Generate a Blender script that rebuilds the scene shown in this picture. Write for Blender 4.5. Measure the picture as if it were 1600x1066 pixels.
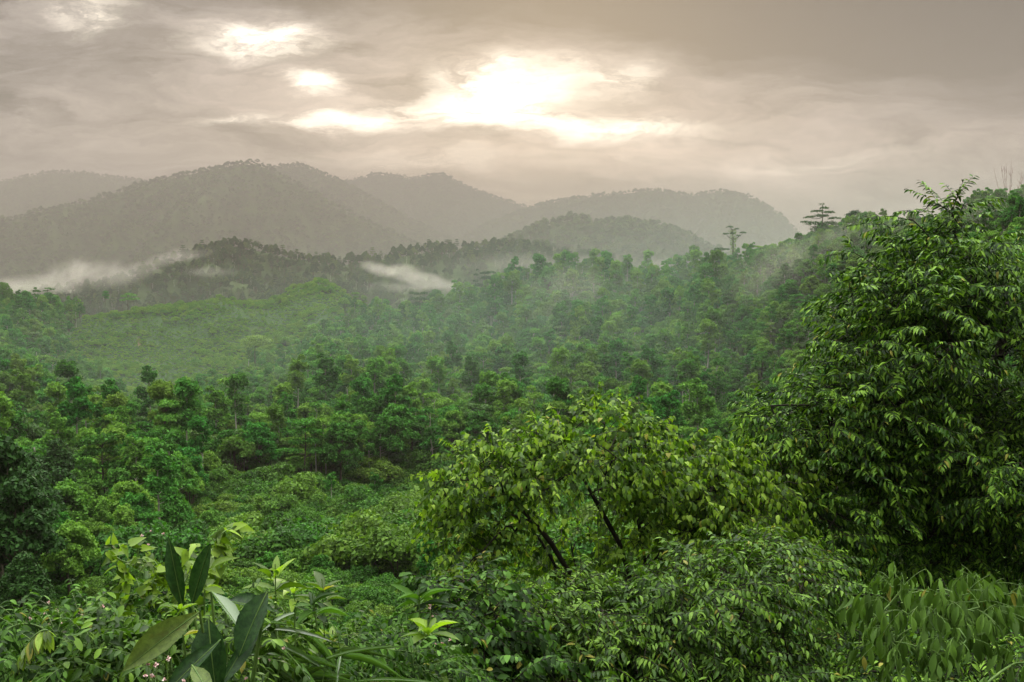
import bpy, math, numpy as np
R = math.radians
sc = bpy.context.scene
for o in list(bpy.data.objects):
    bpy.data.objects.remove(o)
COL = sc.collection

# ------------------------------------------------------------------ camera
F = 1716.0                       # focal length of the photograph in its own pixels (1600 wide)
PITCH = R(4.43)
cam_d = bpy.data.cameras.new("camera")
cam = bpy.data.objects.new("camera", cam_d)
COL.objects.link(cam)
cam.location = (0, 0, 0)         # eye level is z = 0, the ground under it lies at -1.7
cam.rotation_euler = (R(90) - PITCH, 0, 0)
cam_d.sensor_width = 36
cam_d.lens = 36 * F / 1600
cam_d.clip_start = 0.05
cam_d.clip_end = 30000
sc.camera = cam

# ------------------------------------------------------------------ look
sc.view_settings.view_transform = 'Standard'
sc.view_settings.look = 'None'
sc.view_settings.exposure = 0.0
sc.view_settings.gamma = 1.0
sc.cycles.max_bounces = 5
sc.cycles.diffuse_bounces = 1
sc.cycles.glossy_bounces = 1
sc.cycles.transmission_bounces = 2
sc.cycles.volume_bounces = 1
sc.cycles.transparent_max_bounces = 8
sc.cycles.use_denoising = True
sc.cycles.sample_clamp_indirect = 4
sc.cycles.volume_max_steps = 256

# ------------------------------------------------------------------ node helper
class NT:
    def __init__(s, tree):
        s.t = tree; tree.nodes.clear()
    def n(s, typ, ins=None, **props):
        nd = s.t.nodes.new(typ)
        for k, v in props.items():
            setattr(nd, k, v)
        for k, v in (ins or {}).items():
            s.link(nd, k, v)
        return nd
    def link(s, nd, k, v):
        sock = nd.inputs[k]
        if isinstance(v, bpy.types.NodeSocket):
            s.t.links.new(v, sock)
        elif isinstance(v, bpy.types.Node):
            s.t.links.new(v.outputs[0], sock)
        else:
            sock.default_value = v
    def m(s, op, a, b=0.0, c=0.0, clamp=False):
        return s.n('ShaderNodeMath', {0: a, 1: b, 2: c}, operation=op, use_clamp=clamp).outputs[0]
    def mix(s, fac, a, b, blend='MIX'):
        nd = s.n('ShaderNodeMix', data_type='RGBA', blend_type=blend)
        s.link(nd, 0, fac); s.link(nd, 6, a); s.link(nd, 7, b)
        return nd.outputs[2]
    def noise(s, vec, scale, detail=4, rough=0.55, dist=0.0):
        return s.n('ShaderNodeTexNoise', {'Vector': vec, 'Scale': scale, 'Detail': detail, 'Roughness': rough, 'Distortion': dist})
    def smooth(s, x, lo, hi, a=0.0, b=1.0):
        nd = s.n('ShaderNodeMapRange', interpolation_type='SMOOTHSTEP', clamp=True)
        s.link(nd, 0, x); s.link(nd, 1, lo); s.link(nd, 2, hi); s.link(nd, 3, a); s.link(nd, 4, b)
        return nd.outputs[0]

def c4(r, g, b): return (r, g, b, 1.0)

# ------------------------------------------------------------------ sky (world) : a broken overcast, brightest where the sun stands behind it
SUN_EL, SUN_AZ = R(10.0), R(1.5)
w = bpy.data.worlds.new("World"); sc.world = w; w.use_nodes = True
g = NT(w.node_tree)
tc = g.n('ShaderNodeTexCoord')
sep = g.n('ShaderNodeSeparateXYZ', {0: tc.outputs['Generated']})
dx, dy, dz = sep.outputs[0], sep.outputs[1], sep.outputs[2]
yy = g.m('MAXIMUM', dy, 0.12)
U0 = g.m('DIVIDE', dx, yy); V0 = g.m('DIVIDE', dz, yy)
# ragged edges: warp the sky coordinates with noise (stretched along the horizon)
cv = g.n('ShaderNodeCombineXYZ', {0: g.m('MULTIPLY', U0, 7.0), 1: g.m('MULTIPLY', V0, 22.0), 2: 0.0})
wn = g.noise(cv, 1.0, 6, 0.6)
ws = g.n('ShaderNodeSeparateColor', {0: wn.outputs['Color']})
U = g.m('ADD', U0, g.m('MULTIPLY', g.m('SUBTRACT', ws.outputs[0], 0.5), 0.13))
V = g.m('ADD', V0, g.m('MULTIPLY', g.m('SUBTRACT', ws.outputs[1], 0.5), 0.06))
# the cloud deck in its own perspective
cz = g.m('ADD', g.m('MAXIMUM', dz, 0.0), 0.10)
deck = g.n('ShaderNodeCombineXYZ', {0: g.m('DIVIDE', dx, cz), 1: g.m('DIVIDE', dy, cz), 2: 0.3})
n_big = g.noise(deck, 0.55, 5, 0.55, 0.4).outputs[0]
n_str = g.noise(g.n('ShaderNodeCombineXYZ', {0: g.m('MULTIPLY', U, 4.2), 1: g.m('MULTIPLY', V, 16.0), 2: 4.0}), 1.7, 6, 0.58, 0.3).outputs[0]
n_fine = g.noise(g.n('ShaderNodeCombineXYZ', {0: g.m('MULTIPLY', U, 9.0), 1: g.m('MULTIPLY', V, 30.0), 2: 9.0}), 1.8, 6, 0.6, 0.5).outputs[0]
def gauss(u, v, a, b, amp, tilt=0.0):
    du = g.m('SUBTRACT', U, u)
    dv = g.m('SUBTRACT', g.m('SUBTRACT', V, v), g.m('MULTIPLY', du, tilt))
    q = g.m('ADD', g.m('POWER', g.m('ABSOLUTE', g.m('DIVIDE', du, a)), 2.0), g.m('POWER', g.m('ABSOLUTE', g.m('DIVIDE', dv, b)), 2.0))
    return g.m('MULTIPLY', g.m('EXPONENT', g.m('MULTIPLY', q, -1.0)), amp)
def total(l):
    s_ = l[0]
    for x in l[1:]: s_ = g.m('ADD', s_, x)
    return s_
# holes in the deck: (u, v) = tangent-plane direction from due north
HOLES = [(-.014, .144, .064, .022, 1.35, .08), (-.06, .127, .075, .015, .55, 0), (.085, .117, .085, .011, 1.1, 0), (-.225, .196, .040, .013, 1.1, 0),
         (-.385, .218, .030, .013, .7, 0), (-.172, .157, .016, .009, 1.0, 0), (-.145, .123, .060, .006, .8, 0),
         (-.25, .125, .030, .004, .6, 0), (.10, .156, .030, .010, .5, 0), (.28, .085, .09, .006, .28, .1), (-.02, .088, .16, .007, .25, 0)]
holes = g.m('MULTIPLY', total([gauss(*h) for h in HOLES]), g.smooth(n_fine, 0.32, 0.6, 0.15, 1.25))
# wide veil of lit thin cloud round the sun, and the heavy grey slabs above it
veil = total([gauss(0.02, .12, .30, .055, .5), gauss(.27, .10, .22, .045, .42), gauss(.2, .078, .17, .016, .55), gauss(-.33, .15, .2, .08, .10)])
slab = total([gauss(.20, .222, .30, .044, 1.0, .0), gauss(.44, .185, .26, .065, 1.0, -.05), gauss(-.3, .245, .3, .02, .5, 0), gauss(-.12, .232, .15, .018, .60, 0), gauss(.10, .158, .045, .014, .3, 0),
              gauss(-.02, .106, .18, .006, .22, 0), gauss(.36, .125, .10, .010, .25, .1), gauss(-.42, .17, .12, .03, .25, .0)])
lum = g.m('ADD', 0.29, g.m('MULTIPLY', g.m('SUBTRACT', n_str, 0.5), 1.75))
lum = g.m('ADD', lum, g.m('MULTIPLY', g.m('SUBTRACT', n_big, 0.5), 0.45))
lum = g.m('ADD', lum, g.m('MULTIPLY', veil, g.smooth(n_str, 0.3, 0.7, 0.6, 1.15)))
lum = g.m('MULTIPLY', lum, g.m('SUBTRACT', 1.0, g.m('MULTIPLY', slab, 0.95)))
lum = g.m('MAXIMUM', lum, 0.012)
warm = g.m('MULTIPLY', total([gauss(.05, .11, .5, .09, 1.0)]), g.m('SUBTRACT', 1.0, g.m('MULTIPLY', slab, 0.75)), clamp=True)
tint = g.mix(warm, c4(1.0, .865, .80), c4(1.15, .93, .76))
tint = g.mix(g.m('MULTIPLY', slab, .8, clamp=True), tint, c4(1.0, .885, .86))
cloud = g.mix(1.0, tint, lum, 'MULTIPLY')
hole_c = g.mix(1.0, c4(2.2, 2.0, 1.65), holes, 'MULTIPLY')
front = g.mix(1.0, cloud, hole_c, 'ADD')
# the overcast brightens towards the zenith; the unseen sky behind the viewer is dimmed to deepen foliage shade
zen = g.mix(g.smooth(dz, .18, .95), c4(.26, .25, .235), c4(8.2, 8.25, 7.9))
zen = g.mix(1.0, zen, g.smooth(dy, -.75, .25, .22, 1.0), 'MULTIPLY')
zen = g.mix(1.0, zen, g.smooth(n_big, .3, .7, .8, 1.2), 'MULTIPLY')
keep = g.m('MULTIPLY', g.smooth(dy, 0.25, 0.6), g.smooth(dz, 0.42, 0.24))
skyc = g.mix(keep, zen, front)
skyc = g.mix(1.0, skyc, c4(10, 10, 10), 'MULTIPLY')
nish = g.n('ShaderNodeTexSky', sky_type='NISHITA', sun_disc=False, sun_elevation=SUN_EL, sun_rotation=SUN_AZ, dust_density=3.0)
allc = g.mix(0.06, skyc, nish.outputs[0])
bg = g.n('ShaderNodeBackground', {0: allc, 1: 0.1})
g.n('ShaderNodeOutputWorld', {0: bg})

# ------------------------------------------------------------------ sun, veiled by the overcast
sd = bpy.data.lights.new("sun", 'SUN'); sun = bpy.data.objects.new("sun", sd); COL.objects.link(sun)
sd.energy = 1.5; sd.angle = R(14); sd.color = (1.0, .88, .68)
sun.rotation_euler = (R(90) - SUN_EL, 0, R(180) - SUN_AZ)     # shines from the north, out of the bright gap, towards the viewer

# ------------------------------------------------------------------ mesh + tagging helpers
def ray(px, py):
    """unit-depth direction (x, y=1-ish, z) of a photograph position"""
    x = (np.asarray(px, float) - 800) / F; z = -(np.asarray(py, float) - 533) / F
    y = math.cos(PITCH) + z * math.sin(PITCH)
    zz = -math.sin(PITCH) + z * math.cos(PITCH)
    return x / y, zz / y
def P(px, py, y):
    u, v = ray(px, py)
    return np.array([u * y, y, v * y])
def project(p):
    p = np.atleast_2d(p); x, y, z = p[:, 0], p[:, 1], p[:, 2]
    yc = y * math.cos(PITCH) - z * math.sin(PITCH); zc = y * math.sin(PITCH) + z * math.cos(PITCH)
    yc = np.where(np.abs(yc) < 1e-6, 1e-6, yc)
    return 800 + F * x / yc, 533 - F * zc / yc, yc
def quads(name, v, f, mats, tint=None, mat_idx=None, smooth=False):
    me = bpy.data.meshes.new(name)
    v = np.asarray(v, np.float32); f = np.asarray(f, np.int32)
    me.vertices.add(len(v)); me.vertices.foreach_set('co', v.ravel())
    n = f.shape[1]
    me.loops.add(f.size); me.loops.foreach_set('vertex_index', f.ravel())
    me.polygons.add(len(f)); me.polygons.foreach_set('loop_start', np.arange(0, f.size, n, dtype=np.int32))
    for m_ in mats: me.materials.append(m_)
    if mat_idx is not None: me.polygons.foreach_set('material_index', np.asarray(mat_idx, np.int32))
    if smooth: me.polygons.foreach_set('use_smooth', np.ones(len(f), bool))
    if tint is not None:
        a = me.attributes.new('tint', 'FLOAT', 'FACE'); a.data.foreach_set('value', np.asarray(tint, np.float32))
    me.update(calc_edges=True)
    return me
def obj(name, data, parent=None, loc=None):
    o = bpy.data.objects.new(name, data); COL.objects.link(o)
    if parent is not None: o.parent = parent
    if loc is not None: o.location = loc
    return o
def tag(o, label=None, cat=None, group=None, kind=None):
    if label: o['label'] = label
    if cat: o['category'] = cat
    if group: o['group'] = group
    if kind: o['kind'] = kind
    return o
def empty(name, loc, label, cat, group=None):
    o = bpy.data.objects.new(name, None); COL.objects.link(o)
    o.location = tuple(loc); o.empty_display_size = 0.2
    return tag(o, label, cat, group)
def unit(a):
    a = np.asarray(a, float)
    return a / np.maximum(np.linalg.norm(a, axis=-1, keepdims=True), 1e-9)

# ------------------------------------------------------------------ value noise for terrain
def vnoise(x, y, seed=0):
    xi = np.floor(x).astype(np.int64); yi = np.floor(y).astype(np.int64)
    fx = x - xi; fy = y - yi
    fx = fx * fx * (3 - 2 * fx); fy = fy * fy * (3 - 2 * fy)
    def h(a, b):
        n = (a * 374761393 + b * 668265263 + seed * 1442695041) & 0xffffffff
        n = ((n ^ (n >> 13)) * 1274126177) & 0xffffffff
        return ((n ^ (n >> 16)) & 0xffff) / 65535.0
    return (h(xi, yi) * (1 - fx) + h(xi + 1, yi) * fx) * (1 - fy) + (h(xi, yi + 1) * (1 - fx) + h(xi + 1, yi + 1) * fx) * fy - 0.5
def fbm(x, y, s, seed=0, octaves=4):
    t = 0; a = 1.0
    for k in range(octaves):
        t = t + a * vnoise(x / s + 17.3 * k, y / s - 9.1 * k, seed + k); a *= .5; s *= .5
    return t
def ridged(x, y, s, seed=0, octaves=3):
    t = 0; a = 1.0
    for k in range(octaves):
        t = t + a * (0.5 - np.abs(2 * vnoise(x / s + 5.3 * k, y / s + 3.1 * k, seed + k))); a *= .5; s *= .5
    return t

# ------------------------------------------------------------------ materials
def new_mat(name):
    m = bpy.data.materials.new(name); m.use_nodes = True
    return m, NT(m.node_tree)
def leaf_mat(name, cols, rough=0.5, spec=0.35, trans=0.3, vary=0.35, scale=None):
    """cols: three leaf greens (dark, mid, light); picked per plant and per leaf"""
    m, g = new_mat(name)
    oi = g.n('ShaderNodeObjectInfo')
    at = g.n('ShaderNodeAttribute', attribute_name='tint')
    f = g.m('ADD', g.m('MULTIPLY', oi.outputs['Random'], 1 - vary), g.m('MULTIPLY', at.outputs['Fac'], vary), clamp=True)
    cr = g.n('ShaderNodeValToRGB', {0: f})
    e = cr.color_ramp.elements
    e[0].position = 0.1; e[0].color = c4(*cols[0]); e[1].position = 0.9; e[1].color = c4(*cols[2])
    k = e.new(0.5); k.color = c4(*cols[1])
    col = cr.outputs[0]
    hs = g.n('ShaderNodeHueSaturation', {'Hue': g.m('ADD', g.m('ADD', 0.466 if vary < .5 else 0.474, g.m('MULTIPLY', g.m('FRACT', g.m('MULTIPLY', oi.outputs['Random'], 3.77)), 0.03 if vary < .5 else 0.0)), g.m('MULTIPLY', at.outputs['Fac'], 0.02)), 'Saturation': 1.0,
                                         'Value': g.m('ADD', 0.7, g.m('MULTIPLY', at.outputs['Fac'], 0.6)), 'Color': col})
    col = hs.outputs[0]
    if vary < .4: col = g.mix(g.m('MULTIPLY', g.m('GREATER_THAN', g.m('FRACT', g.m('MULTIPLY', oi.outputs['Random'], 7.31)), .86), .5), col, c4(.10, .16, .028))
    if vary > .6: col = g.mix(g.m('MULTIPLY', g.m('GREATER_THAN', at.outputs['Fac'], .988), .7), col, c4(.26, .19, .04))
    p = g.n('ShaderNodeBsdfPrincipled', {'Base Color': col, 'Roughness': rough, 'Specular IOR Level': spec})
    tcol = g.mix(1.0, col, c4(1.25, 1.4, .4), 'MULTIPLY')
    t = g.n('ShaderNodeBsdfTranslucent', {0: tcol})
    mx = g.n('ShaderNodeMixShader', {0: trans, 1: p, 2: t})
    g.n('ShaderNodeOutputMaterial', {0: mx})
    return m
def mottled(name, a, b, rough, spec, trans):
    m, g = new_mat(name); tc = g.n('ShaderNodeTexCoord'); at = g.n('ShaderNodeAttribute', attribute_name='tint')
    n = g.noise(tc.outputs['Object'], 55, 6, .7, .4); n2 = g.noise(tc.outputs['Object'], 16, 4, .6)
    col = g.mix(g.smooth(n.outputs[0], .35, .65), c4(*a), c4(*b)); col = g.mix(g.smooth(n2.outputs[0], .58, .7, 0, .6), col, c4(a[0] * 1.3, a[1] * .7, a[2] * .6))
    p = g.n('ShaderNodeBsdfPrincipled', {'Base Color': col, 'Roughness': rough, 'Specular IOR Level': spec})
    bp = g.n('ShaderNodeBump', {'Height': n.outputs[0], 'Strength': .5, 'Distance': .004}); g.link(p, 'Normal', bp.outputs[0])
    mx = g.n('ShaderNodeMixShader', {0: trans, 1: p, 2: g.n('ShaderNodeBsdfTranslucent', {0: g.mix(1.0, col, c4(1.3, 1.4, .4), 'MULTIPLY')})}); g.n('ShaderNodeOutputMaterial', {0: mx}); return m
def bark_mat(name, a, b, sc_=6.0, rough=0.85):
    m, g = new_mat(name)
    tc = g.n('ShaderNodeTexCoord')
    mp = g.n('ShaderNodeMapping', {0: tc.outputs['Object'], 3: (1, 1, .25)})
    n = g.noise(mp, sc_, 5, .65)
    col = g.mix(g.smooth(n.outputs[0], .35, .65), c4(*a), c4(*b))
    p = g.n('ShaderNodeBsdfPrincipled', {'Base Color': col, 'Roughness': rough, 'Specular IOR Level': .2})
    bp = g.n('ShaderNodeBump', {'Height': n.outputs[0], 'Strength': .4, 'Distance': .03}); g.link(p, 'Normal', bp.outputs[0])
    g.n('ShaderNodeOutputMaterial', {0: p})
    return m
M = {}
M['forest'] = leaf_mat('forest_leaf', [(.020, .090, .016), (.056, .195, .032), (.14, .275, .042)], .7, .05, .3, .35)
M['forest_light'] = leaf_mat('light_forest_leaf', [(.026, .085, .014), (.050, .130, .020), (.10, .185, .03)], .55, .3, .3, .4)
M['shrub'] = leaf_mat('shrub_leaf', [(.016, .058, .009), (.046, .135, .017), (.11, .205, .028)], .6, .12, .3, .45)
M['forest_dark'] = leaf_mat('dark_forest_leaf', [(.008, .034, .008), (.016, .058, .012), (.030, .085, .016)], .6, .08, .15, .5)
M['scrub'] = leaf_mat('scrub_leaf', [(.055, .150, .020), (.095, .21, .028), (.17, .275, .036)], .7, .05, .3, .45)
M['far'] = leaf_mat('far_leaf', [(.012, .042, .014), (.028, .080, .024), (.065, .120, .034)], .8, .05, .15, .25)
M['tall'] = leaf_mat('tall_tree_leaf', [(.007, .034, .004), (.028, .100, .008), (.130, .255, .024)], .48, .13, .18, .9)
M['heart'] = leaf_mat('heart_leaf', [(.026, .088, .008), (.075, .185, .015), (.19, .310, .030)], .5, .22, .38, .9)
M['pinnate'] = leaf_mat('pinnate_leaf', [(.014, .052, .006), (.042, .122, .011), (.11, .215, .022)], .45, .18, .25, .9)
M['droop'] = leaf_mat('drooping_leaf', [(.032, .090, .013), (.058, .140, .022), (.10, .195, .036)], .5, .2, .15, .9)
M['herb'] = leaf_mat('herb_leaf', [(.008, .034, .005), (.022, .076, .010), (.065, .160, .020)], .5, .12, .25, .9)
M['lime'] = leaf_mat('lime_leaf', [(.050, .130, .010), (.105, .215, .018), (.19, .31, .03)], .45, .35, .4, .9)
M['broad'] = mottled('broad_leaf', (.008, .030, .006), (.024, .066, .013), .45, .25, .15)
M['olive'] = mottled('olive_leaf', (.055, .085, .014), (.10, .15, .026), .5, .25, .2)
M['gloss'] = leaf_mat('glossy_blade', [(.040, .100, .020), (.055, .130, .028), (.075, .160, .035)], .2, .8, .2, .8)
M['bark_dark'] = bark_mat('dark_bark', (.012, .010, .007), (.035, .028, .020))
M['bark_pale'] = bark_mat('pale_bark', (.26, .24, .19), (.48, .45, .38), 2.0)
M['bark_brown'] = bark_mat('brown_bark', (.045, .038, .025), (.11, .09, .06), 2.0)
M['stem'] = bark_mat('green_stem', (.06, .12, .025), (.11, .18, .04), 20, .5)
def flower_mat(name, a, b):
    m, g = new_mat(name)
    at = g.n('ShaderNodeAttribute', attribute_name='tint')
    p = g.n('ShaderNodeBsdfPrincipled', {'Base Color': g.mix(at.outputs['Fac'], c4(*a), c4(*b)), 'Roughness': .6})
    g.n('ShaderNodeOutputMaterial', {0: p})
    return m
M['flower'] = flower_mat('pale_pink_flower', (.75, .62, .60), (.80, .40, .38))

# ------------------------------------------------------------------ terrain
def prof(pts, r):
    """photograph skyline -> (azimuth, tan elevation, distance) arrays"""
    px = np.array([p[0] for p in pts], float); py = np.array([p[1] for p in pts], float)
    u, v = ray(px, py)
    az = np.arctan(u); te = v * np.cos(az)
    rr = np.interp(px, [q[0] for q in r], [q[1] for q in r]) if isinstance(r, list) else np.full(len(px), float(r))
    return az, te, rr
G_ = prof([(-700, 520), (-200, 500), (0, 497), (120, 502), (170, 497), (230, 486), (300, 476), (340, 470), (390, 473), (430, 468), (468, 450), (498, 439), (528, 450), (570, 482), (630, 530), (720, 590)],
          [(-700, 460), (0, 480), (300, 520), (500, 520), (720, 480)])
H_ = prof([(480, 600), (560, 545), (600, 528), (660, 508), (740, 484), (800, 468), (850, 455), (900, 445), (960, 457), (1060, 464), (1120, 440), (1200, 424), (1280, 404), (1340, 396), (1420, 388), (1500, 372), (1540, 358), (1600, 344), (1750, 330), (2100, 320)],
          [(480, 450), (740, 430), (900, 400), (1060, 385), (1200, 330), (1340, 295), (1540, 240), (1750, 210), (2100, 190)])
BASE_R = np.array([0, 1.5, 2.5, 4, 6, 9, 14, 20, 35, 60, 90, 130, 180, 250, 350, 480, 700, 1000, 20000.])
BASE_Z = np.array([-1.7, -1.72, -1.8, -2.15, -2.95, -4.3, -6.6, -9.0, -14.2, -21.4, -27.6, -33.0, -37.0, -39.5, -40, -45, -75, -95, -95.])
def ridge_z(az, r, R_, fs, bs, soft, sm=0.0):
    a, te, rr = R_
    rc = np.interp(az, a, rr); zc = np.interp(az, a, te) * rc
    d = r - rc
    dd = np.sqrt(d * d + soft * soft) - soft
    return zc - np.where(d < 0, fs, bs) * dd
def ground_z(x, y):
    r = np.hypot(x, y); az = np.arctan2(x, y)
    b = np.interp(r, BASE_R, BASE_Z)
    b = b + fbm(x, y, 60, 3) * np.clip((r - 20) / 60, 0, 1) * 5.0 + fbm(x, y, 4, 8, 2) * .25 * np.clip(r / 6, 0, 1)
    front = np.abs(az) < R(70)
    gz = np.where(front, ridge_z(az, r, G_, .21, .5, 30) + fbm(x, y, 70, 11) * 6 * np.clip(np.abs(r - 520) / 60, 0, 1), -999)
    hz = np.where(front, ridge_z(az, r, H_, .27, .5, 25) + (ridged(x, y, 80, 21) * 8 - 2) * np.clip(np.abs(r - np.interp(az, H_[0], H_[2])) / 70, 0.1, 1), -999)
    k = 5.0
    mx = np.maximum(np.maximum(b, gz), hz)
    return mx + k * np.log(np.exp((b - mx) / k) + np.exp((gz - mx) / k) + np.exp((hz - mx) / k)) * np.clip((r - 60) / 80, 0, 1)
def pasture(x, y):
    """1 on the cleared grassy slope of the hill, 0 in the forest"""
    px, py, _ = project(np.stack([x, y, ground_z(x, y)], 1)); r = np.hypot(x, y)
    n = fbm(x, y, 45, 31) * 90
    left = np.interp(py, [440, 470, 520, 580, 640], [160, 170, 110, 120, 200]); right = np.interp(py, [440, 480, 520, 560, 600, 640], [540, 580, 540, 470, 420, 330])
    return ((px + n * .5 > left) & (px + n < right) & (r > 262) & (r < 560) & (y > 0))

az_in = np.arange(-34, 34.01, 0.16); az_all = np.concatenate([np.arange(-180, -34, 4), az_in, np.arange(38, 180, 4)])
rr = np.concatenate([np.linspace(.3, 12, 40), np.geomspace(12.5, 700, 190), np.geomspace(730, 9000, 22)])
A, RR = np.meshgrid(np.radians(az_all), rr, indexing='ij')
X = RR * np.sin(A); Y = RR * np.cos(A); Z = ground_z(X.ravel(), Y.ravel()).reshape(X.shape)
na, nr = X.shape
ii = np.arange(na); jj = np.arange(nr - 1); I, J = np.meshgrid(ii, jj, indexing='ij'); I2 = (I + 1) % na
gf = np.stack([I * nr + J, I2 * nr + J, I2 * nr + J + 1, I * nr + J + 1], -1).reshape(-1, 4)[:, ::-1]
gv = np.stack([X, Y, Z], -1).reshape(-1, 3)
m, g = new_mat('ground_soil_and_grass')
ge = g.n('ShaderNodeNewGeometry')
pm = g.n('ShaderNodeAttribute', attribute_name='pasture'); em = g.n('ShaderNodeAttribute', attribute_name='earth')
n1 = g.noise(ge.outputs['Position'], .12, 6, .6); n2 = g.noise(ge.outputs['Position'], 1.3, 5, .7); n3 = g.noise(ge.outputs['Position'], .035, 4, .6)
wood = g.mix(g.smooth(n2.outputs[0], .35, .65), c4(.018, .035, .010), c4(.045, .075, .020))
gr = g.mix(g.smooth(n1.outputs[0], .3, .7), c4(.018, .045, .008), c4(.032, .066, .011))
gr = g.mix(g.smooth(n2.outputs[0], .35, .7), gr, c4(.016, .042, .008))
gr = g.mix(g.smooth(n3.outputs[0], .55, .72), gr, c4(.05, .075, .014))
col = g.mix(pm.outputs['Fac'], wood, gr)
col = g.mix(em.outputs['Fac'], col, c4(.17, .11, .06))
p = g.n('ShaderNodeBsdfPrincipled', {'Base Color': col, 'Roughness': .9, 'Specular IOR Level': .1})
bp = g.n('ShaderNodeBump', {'Height': n2.outputs[0], 'Strength': .8, 'Distance': .6}); g.link(p, 'Normal', bp.outputs[0])
g.n('ShaderNodeOutputMaterial', {0: p}); M['ground'] = m
me = quads('ground', gv, gf, [m], smooth=True)
pa = pasture(gv[:, 0], gv[:, 1]).astype(np.float32)
a = me.attributes.new('pasture', 'FLOAT', 'POINT'); a.data.foreach_set('value', pa)
px, py, _ = project(gv)
ea = ((np.abs((px - 218) + (py - 536) * 1.1) < 4) & (np.abs(py - 536) < 7) & (np.hypot(gv[:, 0], gv[:, 1]) > 380) & (gv[:, 1] > 0)).astype(np.float32)
a = me.attributes.new('earth', 'FLOAT', 'POINT'); a.data.foreach_set('value', ea)
tag(obj('ground', me), kind='structure')

# distant hills and mountains: each its own relief with spurs and gullies on its flanks
MOUNTS = {
 'far_left': (prof([(-900, 330), (-300, 300), (-150, 290), (0, 284), (75, 271), (120, 271), (220, 284), (330, 302), (500, 350), (650, 420)], 7200), .42, 1900, 420, 41),
 'big': (prof([(-900, 470), (-400, 430), (-150, 388), (0, 349), (90, 327), (150, 314), (215, 292), (290, 274), (375, 258), (400, 257), (430, 270), (480, 300), (560, 341), (640, 380), (720, 412), (800, 442), (900, 470)], 4300), .36, 1500, 330, 42),
 'shoulder': (prof([(150, 380), (300, 300), (380, 270), (430, 262), (475, 260), (540, 289), (600, 322), (680, 365), (760, 402), (850, 440), (950, 470)], 5500), .40, 1200, 330, 43),
 'behind': (prof([(300, 420), (450, 332), (540, 286), (590, 273), (640, 280), (690, 273), (740, 298), (820, 324), (900, 352), (1000, 402), (1100, 440)], 6900), .42, 1600, 400, 44),
 'right': (prof([(560, 470), (650, 420), (760, 352), (820, 330), (850, 320), (900, 311), (960, 305), (1020, 298), (1080, 307), (1130, 299), (1180, 312), (1220, 337), (1245, 364), (1300, 402), (1400, 440), (1600, 470)], 5700), .38, 1500, 360, 45),
 'foothill': (prof([(600, 470), (700, 425), (800, 376), (850, 354), (900, 343), (940, 351), (1000, 352), (1060, 364), (1100, 388), (1180, 424), (1300, 460)], 2700), .34, 800, 200, 46),
 'ridge': (prof([(-900, 520), (-300, 500), (0, 476), (150, 452), (200, 440), (240, 422), (300, 402), (340, 392), (375, 388), (420, 396), (470, 408), (530, 416), (580, 408), (650, 398), (700, 396), (750, 394), (800, 388), (850, 392), (900, 404), (1000, 424), (1100, 450), (1300, 480), (1700, 500)], 1500), .26, 480, 110, 47),
}
def mount_z(x, y, key):
    pr, slope, depth, sp, seed = MOUNTS[key]
    r = np.hypot(x, y); az = np.arctan2(x, y)
    rc0 = np.interp(az, pr[0], pr[2])
    d = np.abs(r - rc0)
    z = ridge_z(az, r, pr, slope, slope * 1.3, sp * .12)
    # spurs run down from the crest: noise stretched along the fall line
    e = np.clip(d / (sp * 1.1), 0, 1)
    z = z + e * (ridged(az * rc0 + d * .35, d * .35 + 500, sp * .9, seed) * sp * .6 + fbm(x, y, sp * .5, seed + 5) * sp * .2 - sp * .42)
    return z
m, g = new_mat('mountain_forest_floor')
ge = g.n('ShaderNodeNewGeometry')
n1 = g.noise(ge.outputs['Position'], .02, 6, .65)
p = g.n('ShaderNodeBsdfPrincipled', {'Base Color': g.mix(g.smooth(n1.outputs[0], .3, .7), c4(.020, .040, .014), c4(.055, .085, .026)), 'Roughness': .95, 'Specular IOR Level': .05})
g.n('ShaderNodeOutputMaterial', {0: p}); M['mount'] = m
for key, (pr, slope, depth, sp, seed) in MOUNTS.items():
    a0, a1 = pr[0][0], pr[0][-1]
    aa = np.linspace(a0, a1, 260); dd = np.concatenate([np.linspace(-depth, 0, 70), np.linspace(0, depth * .5, 18)[1:]])
    A, D = np.meshgrid(aa, dd, indexing='ij')
    rc = np.interp(A, pr[0], pr[2]); X = (rc + D) * np.sin(A); Y = (rc + D) * np.cos(A)
    Z = np.maximum(mount_z(X.ravel(), Y.ravel(), key), -130).reshape(X.shape)
    n0, n1_ = X.shape
    I, J = np.meshgrid(np.arange(n0 - 1), np.arange(n1_ - 1), indexing='ij')
    f = np.stack([I * n1_ + J, (I + 1) * n1_ + J, (I + 1) * n1_ + J + 1, I * n1_ + J + 1], -1).reshape(-1, 4)[:, ::-1]
    me = quads('mountain', np.stack([X, Y, Z], -1).reshape(-1, 3), f, [M['mount']], smooth=True)
    tag(obj('hill' if key in ('ridge', 'foothill') else 'mountain', me), kind='structure')

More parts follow.
